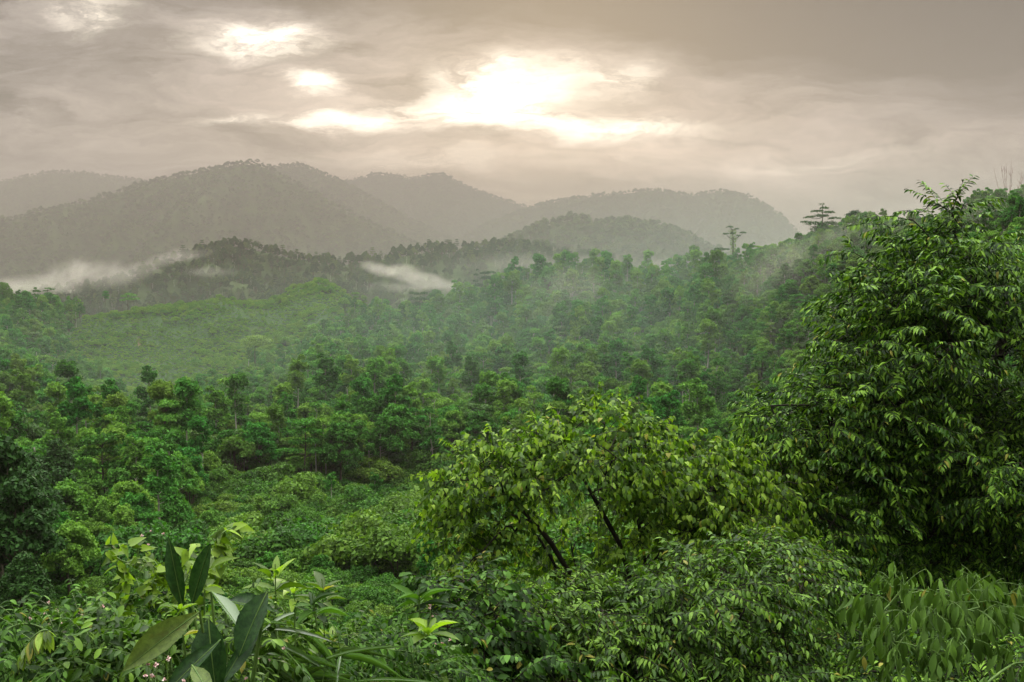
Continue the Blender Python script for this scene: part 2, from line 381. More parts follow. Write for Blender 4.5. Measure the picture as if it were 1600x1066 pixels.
# ------------------------------------------------------------------ foliage geometry
def leaf_tpl(shape, curl=.25, fold=.18):
    """a leaf of length 1 along +x: 3 columns x rows; returns verts, faces"""
    t = np.array([0, .12, .3, .5, .7, .88, 1.0])
    if shape == 'lance': wd = np.array([.05, .32, .8, 1.0, .82, .4, .03])
    elif shape == 'heart': wd = np.array([.55, .95, 1.0, .82, .55, .24, .02])
    elif shape == 'oval': wd = np.array([.05, .5, .9, 1.0, .88, .5, .05])
    elif shape == 'obovate': wd = np.array([.05, .3, .62, .88, 1.0, .78, .1])
    elif shape == 'blade': wd = np.array([.6, .8, 1.0, .95, .75, .4, .03])
    if shape == 'heart': t = np.array([0, .08, .25, .45, .65, .85, 1.0])
    v = []
    for a_, b_ in zip(t, wd):
        z = -curl * a_ * a_
        v += [(a_, .5 * b_, z + fold * b_ * .5), (a_, 0, z), (a_, -.5 * b_, z + fold * b_ * .5)]
    f = []
    for k in range(len(t) - 1):
        for c in range(2):
            q = 3 * k + c
            f.append((q, q + 1, q + 4, q + 3))
    return np.array(v), np.array(f)[:, ::-1]
class Leaves:
    def __init__(s): s.p = []; s.d = []; s.n = []; s.l = []; s.w = []
    def add(s, p, d, n, l, w):
        s.p.append(np.atleast_2d(p)); s.d.append(np.atleast_2d(d)); s.n.append(np.atleast_2d(n))
        k = len(s.p[-1]); s.l.append(np.broadcast_to(l, k).astype(float)); s.w.append(np.broadcast_to(w, k).astype(float))
    def mesh(s, name, shape, mat, rng, curl=.25, fold=.18, smooth=True):
        p = np.concatenate(s.p); d = unit(np.concatenate(s.d)); n = np.concatenate(s.n); l = np.concatenate(s.l); w_ = np.concatenate(s.w)
        sd_ = unit(np.cross(n, d)); n = np.cross(d, sd_)
        tv, tf = leaf_tpl(shape, curl, fold)
        cu = rng.uniform(.3, 1.9, len(p))
        V = (p[:, None, :] + l[:, None, None] * (tv[None, :, 0:1] * d[:, None, :] + (cu[:, None] * tv[None, :, 2])[:, :, None] * n[:, None, :])
             + w_[:, None, None] * tv[None, :, 1:2] * sd_[:, None, :])
        Fc = tf[None] + (np.arange(len(p)) * len(tv))[:, None, None]
        tint = np.repeat(rng.random(len(p)), len(tf))
        return quads(name, V.reshape(-1, 3), Fc.reshape(-1, 4), [mat], tint, smooth=smooth)
def tubes(paths, sides=6):
    """[(points n x 3, radii n)] -> verts, faces"""
    VV, FF, off = [], [], 0
    ang = np.linspace(0, 2 * np.pi, sides, endpoint=False)
    for pts, rad in paths:
        pts = np.asarray(pts, float); rad = np.asarray(rad, float); n = len(pts)
        t = unit(np.gradient(pts, axis=0))
        h = np.array([0.31, .95, .02]); a_ = unit(np.cross(t, h)); b_ = np.cross(t, a_)
        v = pts[:, None, :] + rad[:, None, None] * (np.cos(ang)[None, :, None] * a_[:, None, :] + np.sin(ang)[None, :, None] * b_[:, None, :])
        VV.append(v.reshape(-1, 3))
        I, J = np.meshgrid(np.arange(n - 1), np.arange(sides), indexing='ij'); J2 = (J + 1) % sides
        FF.append(np.stack([I * sides + J, I * sides + J2, (I + 1) * sides + J2, (I + 1) * sides + J], -1).reshape(-1, 4) + off)
        off += n * sides
    return np.concatenate(VV), np.concatenate(FF)
def bez(p0, p1, p2, n):
    t = np.linspace(0, 1, n)[:, None]
    return (1 - t) ** 2 * np.asarray(p0) + 2 * t * (1 - t) * np.asarray(p1) + t * t * np.asarray(p2)

# ---- forest tree kinds (metres, base at the origin) : trunk with limbs + a crown of leaf clumps
def leaf_cards(c, rad, n, size, rng, up=.5, asp=.55):
    """n small leaf faces through the outer part of an ellipsoid clump"""
    d = unit(rng.normal(size=(n, 3))); d[:, 2] = np.where(d[:, 2] < -.35, -d[:, 2], d[:, 2])
    rr_ = rng.uniform(.35, 1, n)[:, None] ** .6
    lump = 1 + .22 * np.sin(d[:, :1] * 5 + c[0] * 3) * np.cos(d[:, 1:2] * 5 + c[1] * 2)
    p = c + d * rad * rr_ * lump
    nn = unit(d * .8 + np.array([0, 0, up * .5]) + rng.normal(size=(n, 3)) * .6)
    a_ = unit(np.cross(nn, rng.normal(size=(n, 3)))); b_ = np.cross(nn, a_)
    s_ = size * rng.uniform(.6, 1.4, n)[:, None]
    return np.stack([p + a_ * s_, p + b_ * s_ * asp, p - a_ * s_, p - b_ * s_ * asp], 1).reshape(-1, 3)
def forest_tree(kind, seed):
    rng = np.random.default_rng(seed)
    paths, cl = [], []
    def limb(p0, p2, r0, r1, lift=.3):
        mid = (np.asarray(p0) + p2) / 2 + np.array([0, 0, -lift]) * np.linalg.norm(np.asarray(p2) - p0)
        pts = bez(p0, mid, p2, 5); paths.append((pts, np.linspace(r0, r1, 5)))
    def trunk(h, r0, r1, wob=.3):
        z = np.linspace(-1.5, h, 8); pts = np.stack([np.cumsum(rng.normal(0, wob, 8)) * .35, np.cumsum(rng.normal(0, wob, 8)) * .35, z], 1); pts[:2, :2] = 0
        paths.append((pts, np.linspace(r0, r1, 8))); return pts
    size, nl = .24, 8000
    if kind == 'broad':
        H_t = rng.uniform(11, 14); t = trunk(H_t * .85, .30, .08); Rr = rng.uniform(3.6, 4.8)
        for k in range(36):
            a_ = k * 2.4 + rng.uniform(-.3, .3); q = math.sqrt((k + .5) / 36); rad = Rr * q * .85
            zc = H_t * (.94 - .42 * q ** 2.2) + rng.uniform(-1.3, 1.0)
            c = np.array([rad * math.cos(a_), rad * math.sin(a_), zc]); b = rng.uniform(.7, 1.35); cl.append((c, np.array([b, b, b * .92])))
            if k % 3 == 0: limb(t[5] * (1, 1, rng.uniform(.7, 1)), c, .09, .03, .15)
    elif kind == 'slender':
        H_t = rng.uniform(16, 19); t = trunk(H_t * .93, .20, .06, .22); Rr = rng.uniform(1.9, 2.5)
        for k in range(24):
            a_ = rng.uniform(0, 6.28); zc = H_t * (.58 + .42 * rng.random() ** .8) + rng.uniform(-.5, .5); rad = Rr * (1.1 - .5 * max(zc / H_t - .75, 0) / .25) * rng.uniform(.2, 1)
            c = np.array([rad * math.cos(a_), rad * math.sin(a_), zc]); b = rng.uniform(.6, 1.15); cl.append((c, np.array([b, b, b * .95])))
            limb(np.array([*t[6][:2], zc - .8]), c, .05, .02, .1)
        nl = 4200
    elif kind == 'umbrella':
        H_t = rng.uniform(12, 15); t = trunk(H_t * .95, .26, .07)
        for k in range(17):
            tier = k % 4; a_ = k * 2.4 + tier; zc = H_t * (.6 + .13 * tier) + rng.uniform(-.3, .3); rad = (4.6 - .9 * tier) * rng.uniform(.25, .95)
            c = np.array([rad * math.cos(a_), rad * math.sin(a_), zc]); b = rng.uniform(1.1, 1.7); cl.append((c, np.array([b, b, b * .42])))
            limb(np.array([*t[5][:2], zc - 1.0]), c - (0, 0, .2), .07, .025, -.05)
        nl = 4600
    elif kind == 'round':
        H_t = rng.uniform(8, 10); t = trunk(H_t * .7, .2, .07); 
        for k in range(30):
            d = unit(rng.normal(size=3)); d[2] = abs(d[2]) * .9 - .25
            c = np.array([0, 0, H_t * .64]) + d * np.array([2.4, 2.4, 2.7]) * rng.uniform(.75, 1.05); b = rng.uniform(.6, 1.15); cl.append((c, np.array([b, b, b * .8])))
            if k % 3 == 0: limb(t[4], c, .07, .02)
        nl = 5200
    elif kind == 'airy':
        H_t = rng.uniform(12, 15); t = trunk(H_t * .9, .19, .05)
        for k in range(16):
            a_ = rng.uniform(0, 6.28); q = rng.uniform(.15, 1); zc = H_t * rng.uniform(.5, 1.0); rad = 3.4 * q * (1.2 - zc / H_t * .6)
            c = np.array([rad * math.cos(a_), rad * math.sin(a_), zc]); b = rng.uniform(.7, 1.3); cl.append((c, np.array([b, b, b * .7])))
            limb(np.array([*t[5][:2], zc - 1.2]), c, .06, .02, .05)
        nl = 2600
    elif kind == 'shrub':
        t = trunk(.9, .07, .03, .1)
        for k in range(9):
            a_ = k * 2.4; q = math.sqrt((k + .5) / 9); c = np.array([1.25 * q * math.cos(a_), 1.25 * q * math.sin(a_), 1.9 - .9 * q * q + rng.uniform(-.2, .3)])
            b = rng.uniform(.55, .8); cl.append((c, np.array([b, b, b * .7]))); limb((0, 0, .2), c, .035, .015, -.1)
        nl = 3800; size = .085
    vol = np.array([c[1][0] ** 2 for c in cl]); cnt = np.maximum((nl * vol / vol.sum()).astype(int), 20)
    lv = np.concatenate([leaf_cards(c, r_, n_, size, rng) for (c, r_), n_ in zip(cl, cnt)])
    lf = np.arange(len(lv)).reshape(-1, 4)
    tv, tf = tubes(paths, 6 if kind != 'shrub' else 4)
    return tv, tf, lv, lf, rng.random(len(lf))
KINDS = ['broad', 'broad', 'slender', 'slender', 'umbrella', 'umbrella', 'round', 'round', 'airy', 'airy']
BARK = {'broad': 'bark_brown', 'slender': 'bark_pale', 'umbrella': 'bark_brown', 'round': 'bark_brown', 'airy': 'bark_pale', 'shrub': 'bark_brown'}
PROTO = []                       # (kind, trunk mesh, crown mesh, joined object for the massed forest)
def proto(kind, seed, leafmat='forest'):
    tv, tf, lv, lf, tint = forest_tree(kind, seed)
    bark = M[BARK[kind]]
    tm = quads('trunk', tv, tf, [bark], smooth=True); cm = quads('crown', lv, lf, [M[leafmat]], tint)
    jm = quads('forest_tree', np.concatenate([tv, lv]), np.concatenate([tf, lf + len(tv)]), [bark, M[leafmat]], np.concatenate([np.zeros(len(tf)), tint]),
               np.concatenate([np.zeros(len(tf), int), np.ones(len(lf), int)]))
    return (kind, tm, cm, bpy.data.objects.new('forest_tree', jm))
for k, kd in enumerate(KINDS): PROTO.append(proto(kd, 100 + k))
RIDGE = [proto(k_, 170 + i_, 'far') for i_, k_ in enumerate(['broad', 'round', 'broad', 'airy', 'umbrella'])]  # ridge trees take the darker far leaf to stand for cloud shadow
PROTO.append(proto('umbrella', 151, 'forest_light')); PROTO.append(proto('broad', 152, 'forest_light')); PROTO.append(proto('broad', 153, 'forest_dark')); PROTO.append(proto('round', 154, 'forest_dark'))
SHRUBS = [proto('shrub', 200 + k, 'shrub') for k in range(4)]
SCRUB = [proto('shrub', 220 + k, 'scrub') for k in range(4)]
def far_tree(seed):
    rng = np.random.default_rng(seed); lv = []
    H_t = rng.uniform(14, 20); Rr = rng.uniform(5, 7.5)
    for k in range(6):
        a_ = k * 2.4; q = math.sqrt((k + .5) / 6)
        lv.append(leaf_cards(np.array([Rr * q * .7 * math.cos(a_), Rr * q * .7 * math.sin(a_), H_t * (.8 - .3 * q * q) + rng.uniform(-1, 1)]), np.array([2.6, 2.6, 1.9]), 38, 1.1, rng, .5, .7))
    lv = np.concatenate(lv); lf = np.arange(len(lv)).reshape(-1, 4)
    z = np.linspace(-3, H_t * .7, 3); tv, tf = tubes([(np.stack([z * 0, z * 0, z], 1), np.array([.5, .4, .25]))], 4)
    jm = quads('far_tree', np.concatenate([tv, lv]), np.concatenate([tf, lf + len(tv)]), [M['bark_brown'], M['far']], np.concatenate([np.zeros(len(tf)), rng.random(len(lf))]),
               np.concatenate([np.zeros(len(tf), int), np.ones(len(lf), int)]))
    return ('far', None, None, bpy.data.objects.new('far_tree', jm))
FAR = [far_tree(300 + k) for k in range(5)]

def scatter(name, pts, rot, scl, idx, protos):
    """ONE object of many instances (stuff)"""
    me = bpy.data.meshes.new(name); me.vertices.add(len(pts)); me.vertices.foreach_set('co', np.asarray(pts, np.float32).ravel())
    for nm, ty, arr in (('rz', 'FLOAT', rot), ('sc', 'FLOAT', scl), ('ix', 'INT', idx)):
        a_ = me.attributes.new(nm, ty, 'POINT'); a_.data.foreach_set('value', np.asarray(arr, np.int32 if ty == 'INT' else np.float32))
    o = obj(name, me)
    ng = bpy.data.node_groups.new(name, 'GeometryNodeTree')
    ng.interface.new_socket('Geometry', in_out='INPUT', socket_type='NodeSocketGeometry'); ng.interface.new_socket('Geometry', in_out='OUTPUT', socket_type='NodeSocketGeometry')
    N = ng.nodes; L = ng.links
    gi = N.new('NodeGroupInput'); go = N.new('NodeGroupOutput'); jn = N.new('GeometryNodeJoinGeometry')
    def na(nm, ty):
        n_ = N.new('GeometryNodeInputNamedAttribute'); n_.data_type = ty; n_.inputs[0].default_value = nm; return n_.outputs[0]
    rz, s_, ix = na('rz', 'FLOAT'), na('sc', 'FLOAT'), na('ix', 'INT')
    cx = N.new('ShaderNodeCombineXYZ'); L.new(rz, cx.inputs[2])
    for k, pr_ in enumerate(protos):
        if not (np.asarray(idx) == k).any(): continue
        oi = N.new('GeometryNodeObjectInfo'); oi.inputs[0].default_value = pr_[3]; oi.inputs['As Instance'].default_value = True
        cmp_ = N.new('FunctionNodeCompare'); cmp_.data_type = 'INT'; cmp_.operation = 'EQUAL'
        ints = [q for q in cmp_.inputs if q.type == 'INT']; L.new(ix, ints[0]); ints[1].default_value = k
        ip = N.new('GeometryNodeInstanceOnPoints')
        L.new(gi.outputs[0], ip.inputs['Points']); L.new(cmp_.outputs[0], ip.inputs['Selection']); L.new(oi.outputs['Geometry'], ip.inputs['Instance'])
        L.new(cx.outputs[0], ip.inputs['Rotation']); L.new(s_, ip.inputs['Scale']); L.new(ip.outputs[0], jn.inputs[0])
    L.new(jn.outputs[0], go.inputs[0])
    md = o.modifiers.new('scatter', 'NODES'); md.node_group = ng
    return tag(o, kind='stuff')

# ------------------------------------------------------------------ forest on the far hills and mountains
rng = np.random.default_rng(5)
for key, (pr, slope, depth, sp, seed) in MOUNTS.items():
    near = key == 'ridge'
    step = 8.0 if near else (9.5 if key == 'foothill' else 12.5)
    a0, a1 = max(pr[0][0], R(-31)), min(pr[0][-1], R(31))
    rmean = pr[2].mean(); back = 25 if near else 60
    r = np.sqrt(rng.uniform((rmean - depth * .9) ** 2, (rmean + back) ** 2, 400000)); az = rng.uniform(a0, a1, 400000)
    n = int(.5 * (a1 - a0) * ((rmean + back) ** 2 - (rmean - depth * .9) ** 2) / step ** 2); n = min(n, 26000)
    r = r[:n]; az = az[:n]; x = r * np.sin(az); y = r * np.cos(az); z = mount_z(x, y, key)
    ok = (z > -100); px, py, _ = project(np.stack([x, y, z], 1)); ok &= (px > -120) & (px < 1720) & (py < 520)
    x, y, z = x[ok], y[ok], z[ok]; n = len(x)
    if near:
        scatter('forest', np.stack([x, y, z], 1), rng.uniform(0, 6.28, n), rng.uniform(.75, 1.35, n), rng.choice([0, 0, 1, 2, 2, 3, 4], n), RIDGE)
    else:
        scatter('forest', np.stack([x, y, z], 1), rng.uniform(0, 6.28, n), rng.uniform(.6, 1.25, n) * rng.choice([1, 1, 1, 1.35], n), rng.integers(0, 5, n), FAR)

# ------------------------------------------------------------------ forest of the valley and the near hills
def jgrid(step, x0, x1, y0, y1, rng):
    gx, gy = np.meshgrid(np.arange(x0, x1, step), np.arange(y0, y1, step))
    return gx.ravel() + rng.uniform(-.48, .48, gx.size) * step, gy.ravel() + rng.uniform(-.48, .48, gx.size) * step
x, y = jgrid(3.4, -330, 330, 44, 640, rng)
r = np.hypot(x, y); az = np.arctan2(x, y); z = ground_z(x, y)
px, py, _ = project(np.stack([x, y, z], 1))
past = pasture(x, y)
# shrub country between the viewer's slope and the forest edge
edge = np.interp(px, [-300, 0, 120, 250, 330, 450, 700, 800, 1200, 1700], [54, 56, 64, 92, 148, 164, 168, 160, 120, 90]) + fbm(x, y, 26, 77) * np.where(px < 260, 14, 40)
fieldtree = (r > 52) & (rng.random(len(x)) < .07)
ok = (np.abs(az) < R(31)) & ((r > edge) | fieldtree) & ~past & (r < 560) & (r < np.interp(px, [-300, 0, 300, 600, 900, 1200, 1600], [530, 530, 560, 480, 440, 380, 300]))
ok &= fbm(x, y, 40, 91) > -.42
x, y, z, r, px, py = [q[ok] for q in (x, y, z, r, px, py)]
n = len(x)
kd = rng.choice(12, n, p=np.array([.19, .17, .10, .09, .03, .03, .11, .09, .05, .04, .02, .08]))
sc_ = rng.uniform(.40, .80, n) * (1 + .5 * np.clip(fbm(x, y, 45, 123), -.4, .6)); sc_ = np.where(rng.random(n) < .07, sc_ * 1.45, sc_)
sc_ = np.where(np.isin(kd, [2, 3, 8]) & (rng.random(n) < .4) & (r > 150) & (px < 1120) & (r < 330), sc_ * 1.4, sc_)
thick = (px < 95 + 60 * fbm(x, y, 12, 141)) & (r < 150); kd = np.where(thick, np.where(rng.random(n) < .6, 12, 13), kd); sc_ = np.where(thick, rng.uniform(.55, .85, n), sc_); sc_ = np.where((px > 60) & (px < 300) & (r < 110), np.minimum(sc_, .42), sc_)  # gloom of the left-edge thicket is put into darker leaf colour
emer = np.isin(kd, [2, 3, 8, 9]) & (rng.random(n) < .45) & (r > 120) & (r < 400) & (px < 1120); sc_ = np.where(emer, rng.uniform(.8, 1.05, n), sc_)
sc_ = np.where((px > 1120) & (r < 370), np.minimum(sc_, .58), np.minimum(sc_, 1.05))
sc_ = np.where((px > 1380) & (r < 300), np.minimum(sc_, .5), sc_)
sc_ = np.where((px > 90) & (px < 470) & (r > 215), np.minimum(sc_, .55), sc_)
sc_ = np.where(r < np.interp(px, [-300, 0, 120, 250, 330, 450, 700], [54, 56, 64, 92, 148, 164, 168]) - 4, sc_ * .45, sc_)
rot = rng.uniform(0, 6.28, n)
top = project(np.stack([x, y, z + 11 * sc_], 1))
inside = (top[0] > 5) & (top[0] < 1595) & (top[1] < 1050) & (py > 0)
shade = ((top[0] > 1180) & (top[1] > 560)) | ((top[0] > 690) & (top[1] > 650)) | ((top[0] > 1310) & (top[1] > 380))
order = np.argsort(np.where(inside & ~shade, r, 1e9))
single = np.zeros(n, bool); single[order[:270]] = True
SHORT = {'broad': ('broadleaf_tree', 'broad leafy tree'), 'slender': ('slender_tree', 'slender pale-trunked tree'),
         'umbrella': ('umbrella_tree', 'layered flat-topped tree'), 'round': ('bushy_tree', 'dense round-crowned tree'),
         'airy': ('airy_tree', 'thin open-crowned tree')}
def zone(px_, r_):
    if r_ < 105: return 'in the dark thicket beside the broad pointed leaves'
    if px_ < 330: return 'in the shaded wood below the grassy slope'
    if px_ < 720: return 'behind the low shrubs in the valley' if r_ < 205 else 'in the dense mid-valley forest below the cleared hill'
    return 'on the hazy hillside foot behind the heart-leaved tree'
def copy_tree(kind, tm, cm, loc, rz, s, label, group, name):
    o = empty(name, loc, label, 'tree', group); o.rotation_euler = (0, 0, rz); o.scale = (s, s, s)
    obj('trunk', tm, o); obj('crown', cm, o); return o
for i in np.nonzero(single)[0]:
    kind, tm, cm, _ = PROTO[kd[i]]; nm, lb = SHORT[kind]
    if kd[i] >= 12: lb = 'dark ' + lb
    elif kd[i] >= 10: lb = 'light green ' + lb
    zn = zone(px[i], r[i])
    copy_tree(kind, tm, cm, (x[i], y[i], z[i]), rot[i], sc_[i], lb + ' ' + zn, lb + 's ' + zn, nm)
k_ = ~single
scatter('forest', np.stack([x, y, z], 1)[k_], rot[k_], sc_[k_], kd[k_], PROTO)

# shrubs: the low canopy on the slope below, and the scrub of the cleared hill
x, y = jgrid(1.35, -110, 110, 24, 190, rng); r = np.hypot(x, y); az = np.arctan2(x, y)
px, py, _ = project(np.stack([x, y, ground_z(x, y)], 1))
edge = np.interp(px, [-300, 0, 120, 250, 330, 450, 700, 800, 1200, 1700], [54, 56, 64, 92, 148, 164, 168, 160, 120, 90])
ok = (np.abs(az) < R(31)) & (r < edge + 45) & (r > 27) & (rng.random(len(x)) < .8)
x, y = x[ok], y[ok]; n = len(x)
scatter('shrubbery', np.stack([x, y, ground_z(x, y)], 1), rng.uniform(0, 6.28, n), rng.uniform(.45, 1.15, n) * (1 + .7 * (fbm(x, y, 11, 55) > .1)) * rng.choice([.7, 1, 1, 1.3], n) * np.clip(np.hypot(x, y) / 85, .35, 1), rng.integers(0, 4, n), SHRUBS)
x, y = jgrid(1.5, -240, 0, 255, 580, rng); ok = pasture(x, y) & (rng.random(len(x)) < .6 + .35 * (fbm(x, y, 30, 63) > .12)); x, y = x[ok], y[ok]; n = len(x)
scatter('scrub', np.stack([x, y, ground_z(x, y)], 1), rng.uniform(0, 6.28, n), rng.uniform(.18, .45, n) * (1 + 1.2 * np.clip(fbm(x, y, 22, 68) * 2, 0, 1)) * np.where(rng.random(n) < .03, 2.2, 1), rng.integers(0, 4, n), SCRUB)
#PART2
# ------------------------------------------------------------------ trees that stand out on the skylines
def blend_leaf(me, mat): return me
def crown_tree(name, base, seed, h, clumps, label, mat='forest', bark='bark_brown', r0=.3, nl=3500, size=.26, vines=False, cat='tree'):
    """a single tree drawn from its own clump list: clumps = [(dx, dz from the base, radius x, radius z)] in metres"""
    rng = np.random.default_rng(seed); nl = int(nl * .8); clumps = [(a_, b_, c_ * .95, d_ * .8) for a_, b_, c_, d_ in clumps]
    t = empty(name, base, label, cat)
    z = np.linspace(-2, h, 7); pts = np.stack([np.cumsum(rng.normal(0, .12, 7)) * (z > 0), np.cumsum(rng.normal(0, .12, 7)) * (z > 0), z], 1)
    paths = [(pts, np.linspace(r0, r0 * .3, 7))]
    cl = []
    for dx_, dz_, rx, rz_ in clumps:
        c = np.array([dx_, rng.uniform(-.6, .6) * abs(dx_) * .8 + rng.uniform(-.5, .5), dz_]); cl.append((c, np.array([rx, rx, rz_])))
        k = int(np.clip(np.searchsorted(z, dz_ - 1.2 - abs(dx_) * .4), 2, 6)); p0 = pts[k]
        paths.append((bez(p0, (p0 + c) / 2 + np.array([0, 0, -.25 * abs(dx_)]), c - (0, 0, rz_ * .3), 6), np.linspace(r0 * .4, r0 * .1, 6)))
    tv, tf = tubes(paths, 6); obj('trunk', quads('trunk', tv, tf, [M[bark]], smooth=True), t)
    vol = np.array([c[1][0] ** 2 for c in cl]); cnt = np.maximum((nl * vol / vol.sum()).astype(int), 15)
    lv = np.concatenate([leaf_cards(c, r_, n_, size, rng) for (c, r_), n_ in zip(cl, cnt)])
    obj('crown', quads('crown', lv, np.arange(len(lv)).reshape(-1, 4), [M[mat]], rng.random(len(lv) // 4)), t)
    if vines:
        a_ = rng.uniform(0, 6.28, 900); zz = rng.uniform(.5, h, 900); rad = .45 + .55 * rng.random(900) * np.where(zz > h * .75, 1.6, 1)
        c = np.stack([np.interp(zz, z, pts[:, 0]) + rad * np.cos(a_), np.interp(zz, z, pts[:, 1]) + rad * np.sin(a_), zz], 1)
        lv = np.concatenate([leaf_cards(q, np.array([.15, .15, .3]), 2, .16, rng) for q in c])
        obj('climbing_vine', quads('climbing_vine', lv, np.arange(len(lv)).reshape(-1, 4), [M['forest']], rng.random(len(lv) // 4)), t)
    return t
def on_ground(px_, depth):
    u, _ = ray(px_, 400); x_ = float(u) * depth
    return np.array([x_, depth, float(ground_z(np.array([x_]), np.array([depth]))[0])])
def hgt(px_, py_, depth):
    """height above the ground of the point seen at px, py at that depth"""
    return P(px_, py_, depth)[2] - on_ground(px_, depth)[2]
def sky_tree(name, px_, py_top, depth, seed, clumps, label, **k):
    b = on_ground(px_, depth); H_t = hgt(px_, py_top, depth)
    return crown_tree(name, b, seed, H_t * .92, [(a_, H_t + b_, c_, d_) for a_, b_, c_, d_ in clumps], label, **k)
sky_tree('layered_tree', 1283, 316, 285, 1, [(.0, -.6, .9, .5), (.5, -1.6, 1.5, .5), (-1.6, -2.4, 1.8, .5), (1.8, -2.6, 1.9, .5), (-3.0, -3.9, 1.7, .5), (0, -3.6, 2.4, .7), (3.2, -4.2, 1.8, .6), (-4.6, -5.2, 1.3, .5), (-2.2, -5.6, 2.6, .9), (2.4, -6.0, 3.2, 1.5), (0, -7.4, 3.6, 1.8)],
         'tall dark tree with flat separate tiers, highest on the misty skyline beside the foreground tree', mat='forest_dark', nl=3200, size=.2)
sky_tree('round_tree', 1335, 327, 290, 2, [(0, -1.2, 1.7, 1.2), (-1.3, -1.8, 1.4, 1.1), (1.4, -1.9, 1.4, 1.1), (0, -3, 2.2, 1.6), (-2.2, -3.4, 1.5, 1.2), (2.4, -3.6, 1.6, 1.3)],
         'small round-topped tree on the misty skyline just behind the tiered tree', mat='forest_dark', nl=3000, size=.2)
sky_tree('vine_covered_tree', 1146, 352, 350, 3, [(-1.0, -.6, 1.2, .45), (.9, -1.2, .9, .4), (3.0, -2.4, 1.2, .45), (-2.6, -2.8, 1.1, .45), (-.6, -2.6, .9, .6), (1.7, -3.4, .9, .5)],
         'gaunt emergent trunk wrapped in vines with few upswept leafy limbs above the saddle', mat='forest_dark', nl=800, size=.2, vines=True, r0=.45)
sky_tree('bent_tree', 1124, 386, 358, 4, [(0, -.7, 1.8, .6), (-1.6, -1.4, 1.3, .7), (1.8, -.8, 1.6, .45), (-2.0, -3.2, 1.2, 1.2), (-1.0, -4.6, 1.8, 1.6), (1.2, -4.4, 1.9, 1.4)],
         'dark dome-crowned tree leaning beside the vine-wrapped emergent', mat='forest_dark', nl=2600, size=.2)
sky_tree('spreading_tree', 758, 421, 425, 5, [(-3.0, -.4, .8, .8), (-3.6, -2.2, 1.1, .9), (-.5, -1.6, 2.0, .9), (2.2, -1.3, 2.2, .9), (4.2, -2.4, 1.5, 1.0), (-3.6, -4.6, 1.3, .8), (.5, -3.4, 2.6, 1.2), (3.0, -3.9, 2.2, 1.0), (-2.6, -6.2, 1.9, 1.1)],
         'dark broad tree with a small raised side top, before the low white cloud bank', mat='forest_dark', nl=3200, size=.2)
sky_tree('yellow_green_tree', 815, 417, 420, 6, [(0, -.5, 1.3, .7), (-1.8, -1.6, 1.6, .8), (1.2, -2.0, 1.4, .8), (-2.6, -3.2, 1.6, .9), (0, -3.4, 2.0, 1.2)],
         'yellow-green airy tree between the dark broad tree and the wooded dome', mat='forest_light', nl=1500, size=.2)
sky_tree('thin_tree', 833, 412, 420, 7, [(-.6, -.4, .9, .3), (1.2, -.5, .9, .3), (-1.4, -1.1, .6, .3), (1.9, -1.5, .6, .3)],
         'thin-limbed tree with two sparse tufts rising behind the yellow-green tree', nl=420, size=.16, bark='bark_pale', r0=.2)
sky_tree('tufted_tree', 75, 449, 470, 8, [(-.6, -.5, 1.6, .4), (1.5, -.9, 1.4, .4), (-1.8, -1.6, 1.2, .4), (-.5, -2.7, 1.7, .8), (1.3, -3.4, 1.6, .8), (-1.8, -4.2, 2.0, 1.2), (1.2, -5.2, 2.4, 1.5)],
         'tufted flat-topped tree standing above the wood in front of the rising mist', nl=2200, size=.2)
sky_tree('egg_shaped_tree', 163, 454, 480, 9, [(0, -.9, 1.3, 1.0), (0, -2.2, 1.6, 1.2), (.3, -3.3, 1.1, .9)],
         'lone tree with small egg-shaped crown on a bare stem beside the mist', nl=1800, size=.18, r0=.16)
sky_tree('broad_tree', 199, 457, 480, 10, [(0, -.9, 2.0, .9), (-1.8, -1.8, 1.8, 1.0), (2.2, -1.5, 2.0, 1.0), (3.8, -3.0, 1.5, 1.0), (-2.8, -3.6, 1.4, 1.0), (.4, -3.0, 2.6, 1.2)],
         'low spreading tree on the pasture ridge next to the egg-shaped tree', nl=2800, size=.2)
sky_tree('broad_tree', 655, 455, 420, 11, [(-2.6, -.8, 1.3, .9), (-.8, -1.2, 1.4, .9), (1.8, -1.0, 1.7, .9), (-2.4, -3.2, 1.6, 1.2), (.6, -3.2, 2.4, 1.4), (2.6, -3.0, 1.5, 1.1), (-1, -5.2, 2.6, 1.4)],
         'twin-topped dark tree below the low white cloud bank', mat='forest_dark', nl=2600, size=.2)
sky_tree('round_tree', 716, 462, 420, 12, [(-1.4, -.8, 1.4, .5), (1.2, -1.0, 1.7, .5), (0, -2.4, 2.4, 1.0), (-2.2, -2.8, 1.6, .8), (2.4, -3.0, 1.6, .9)],
         'low flat-headed tree at the foot of the dark broad skyline tree', nl=2200, size=.2)
sky_tree('lime_crowned_tree', 872, 528, 330, 13, [(.8, -.5, 1.1, .4), (-.9, -1.0, 1.3, .4), (2.2, -1.6, 1.4, .4), (-2.4, -2.2, 1.4, .5), (.2, -2.4, 1.8, .6), (-3.6, -3.8, 1.4, .5), (1.6, -4, 1.8, .7)],
         'lime-green tiered tree alone on the hazy wooded hillside', mat='lime', nl=1500, size=.18, bark='bark_pale')
sky_tree('dome_crowned_tree', 398, 524, 345, 14, [(0, -1.0, 3.4, 1.4), (-2.8, -2.0, 2.6, 1.3), (3.0, -2.0, 2.6, 1.3), (0, -3.0, 4.4, 1.8)],
         'bright yellow-green dome-shaped tree at the foot of the grassy slope', mat='lime', nl=6500, size=.17)
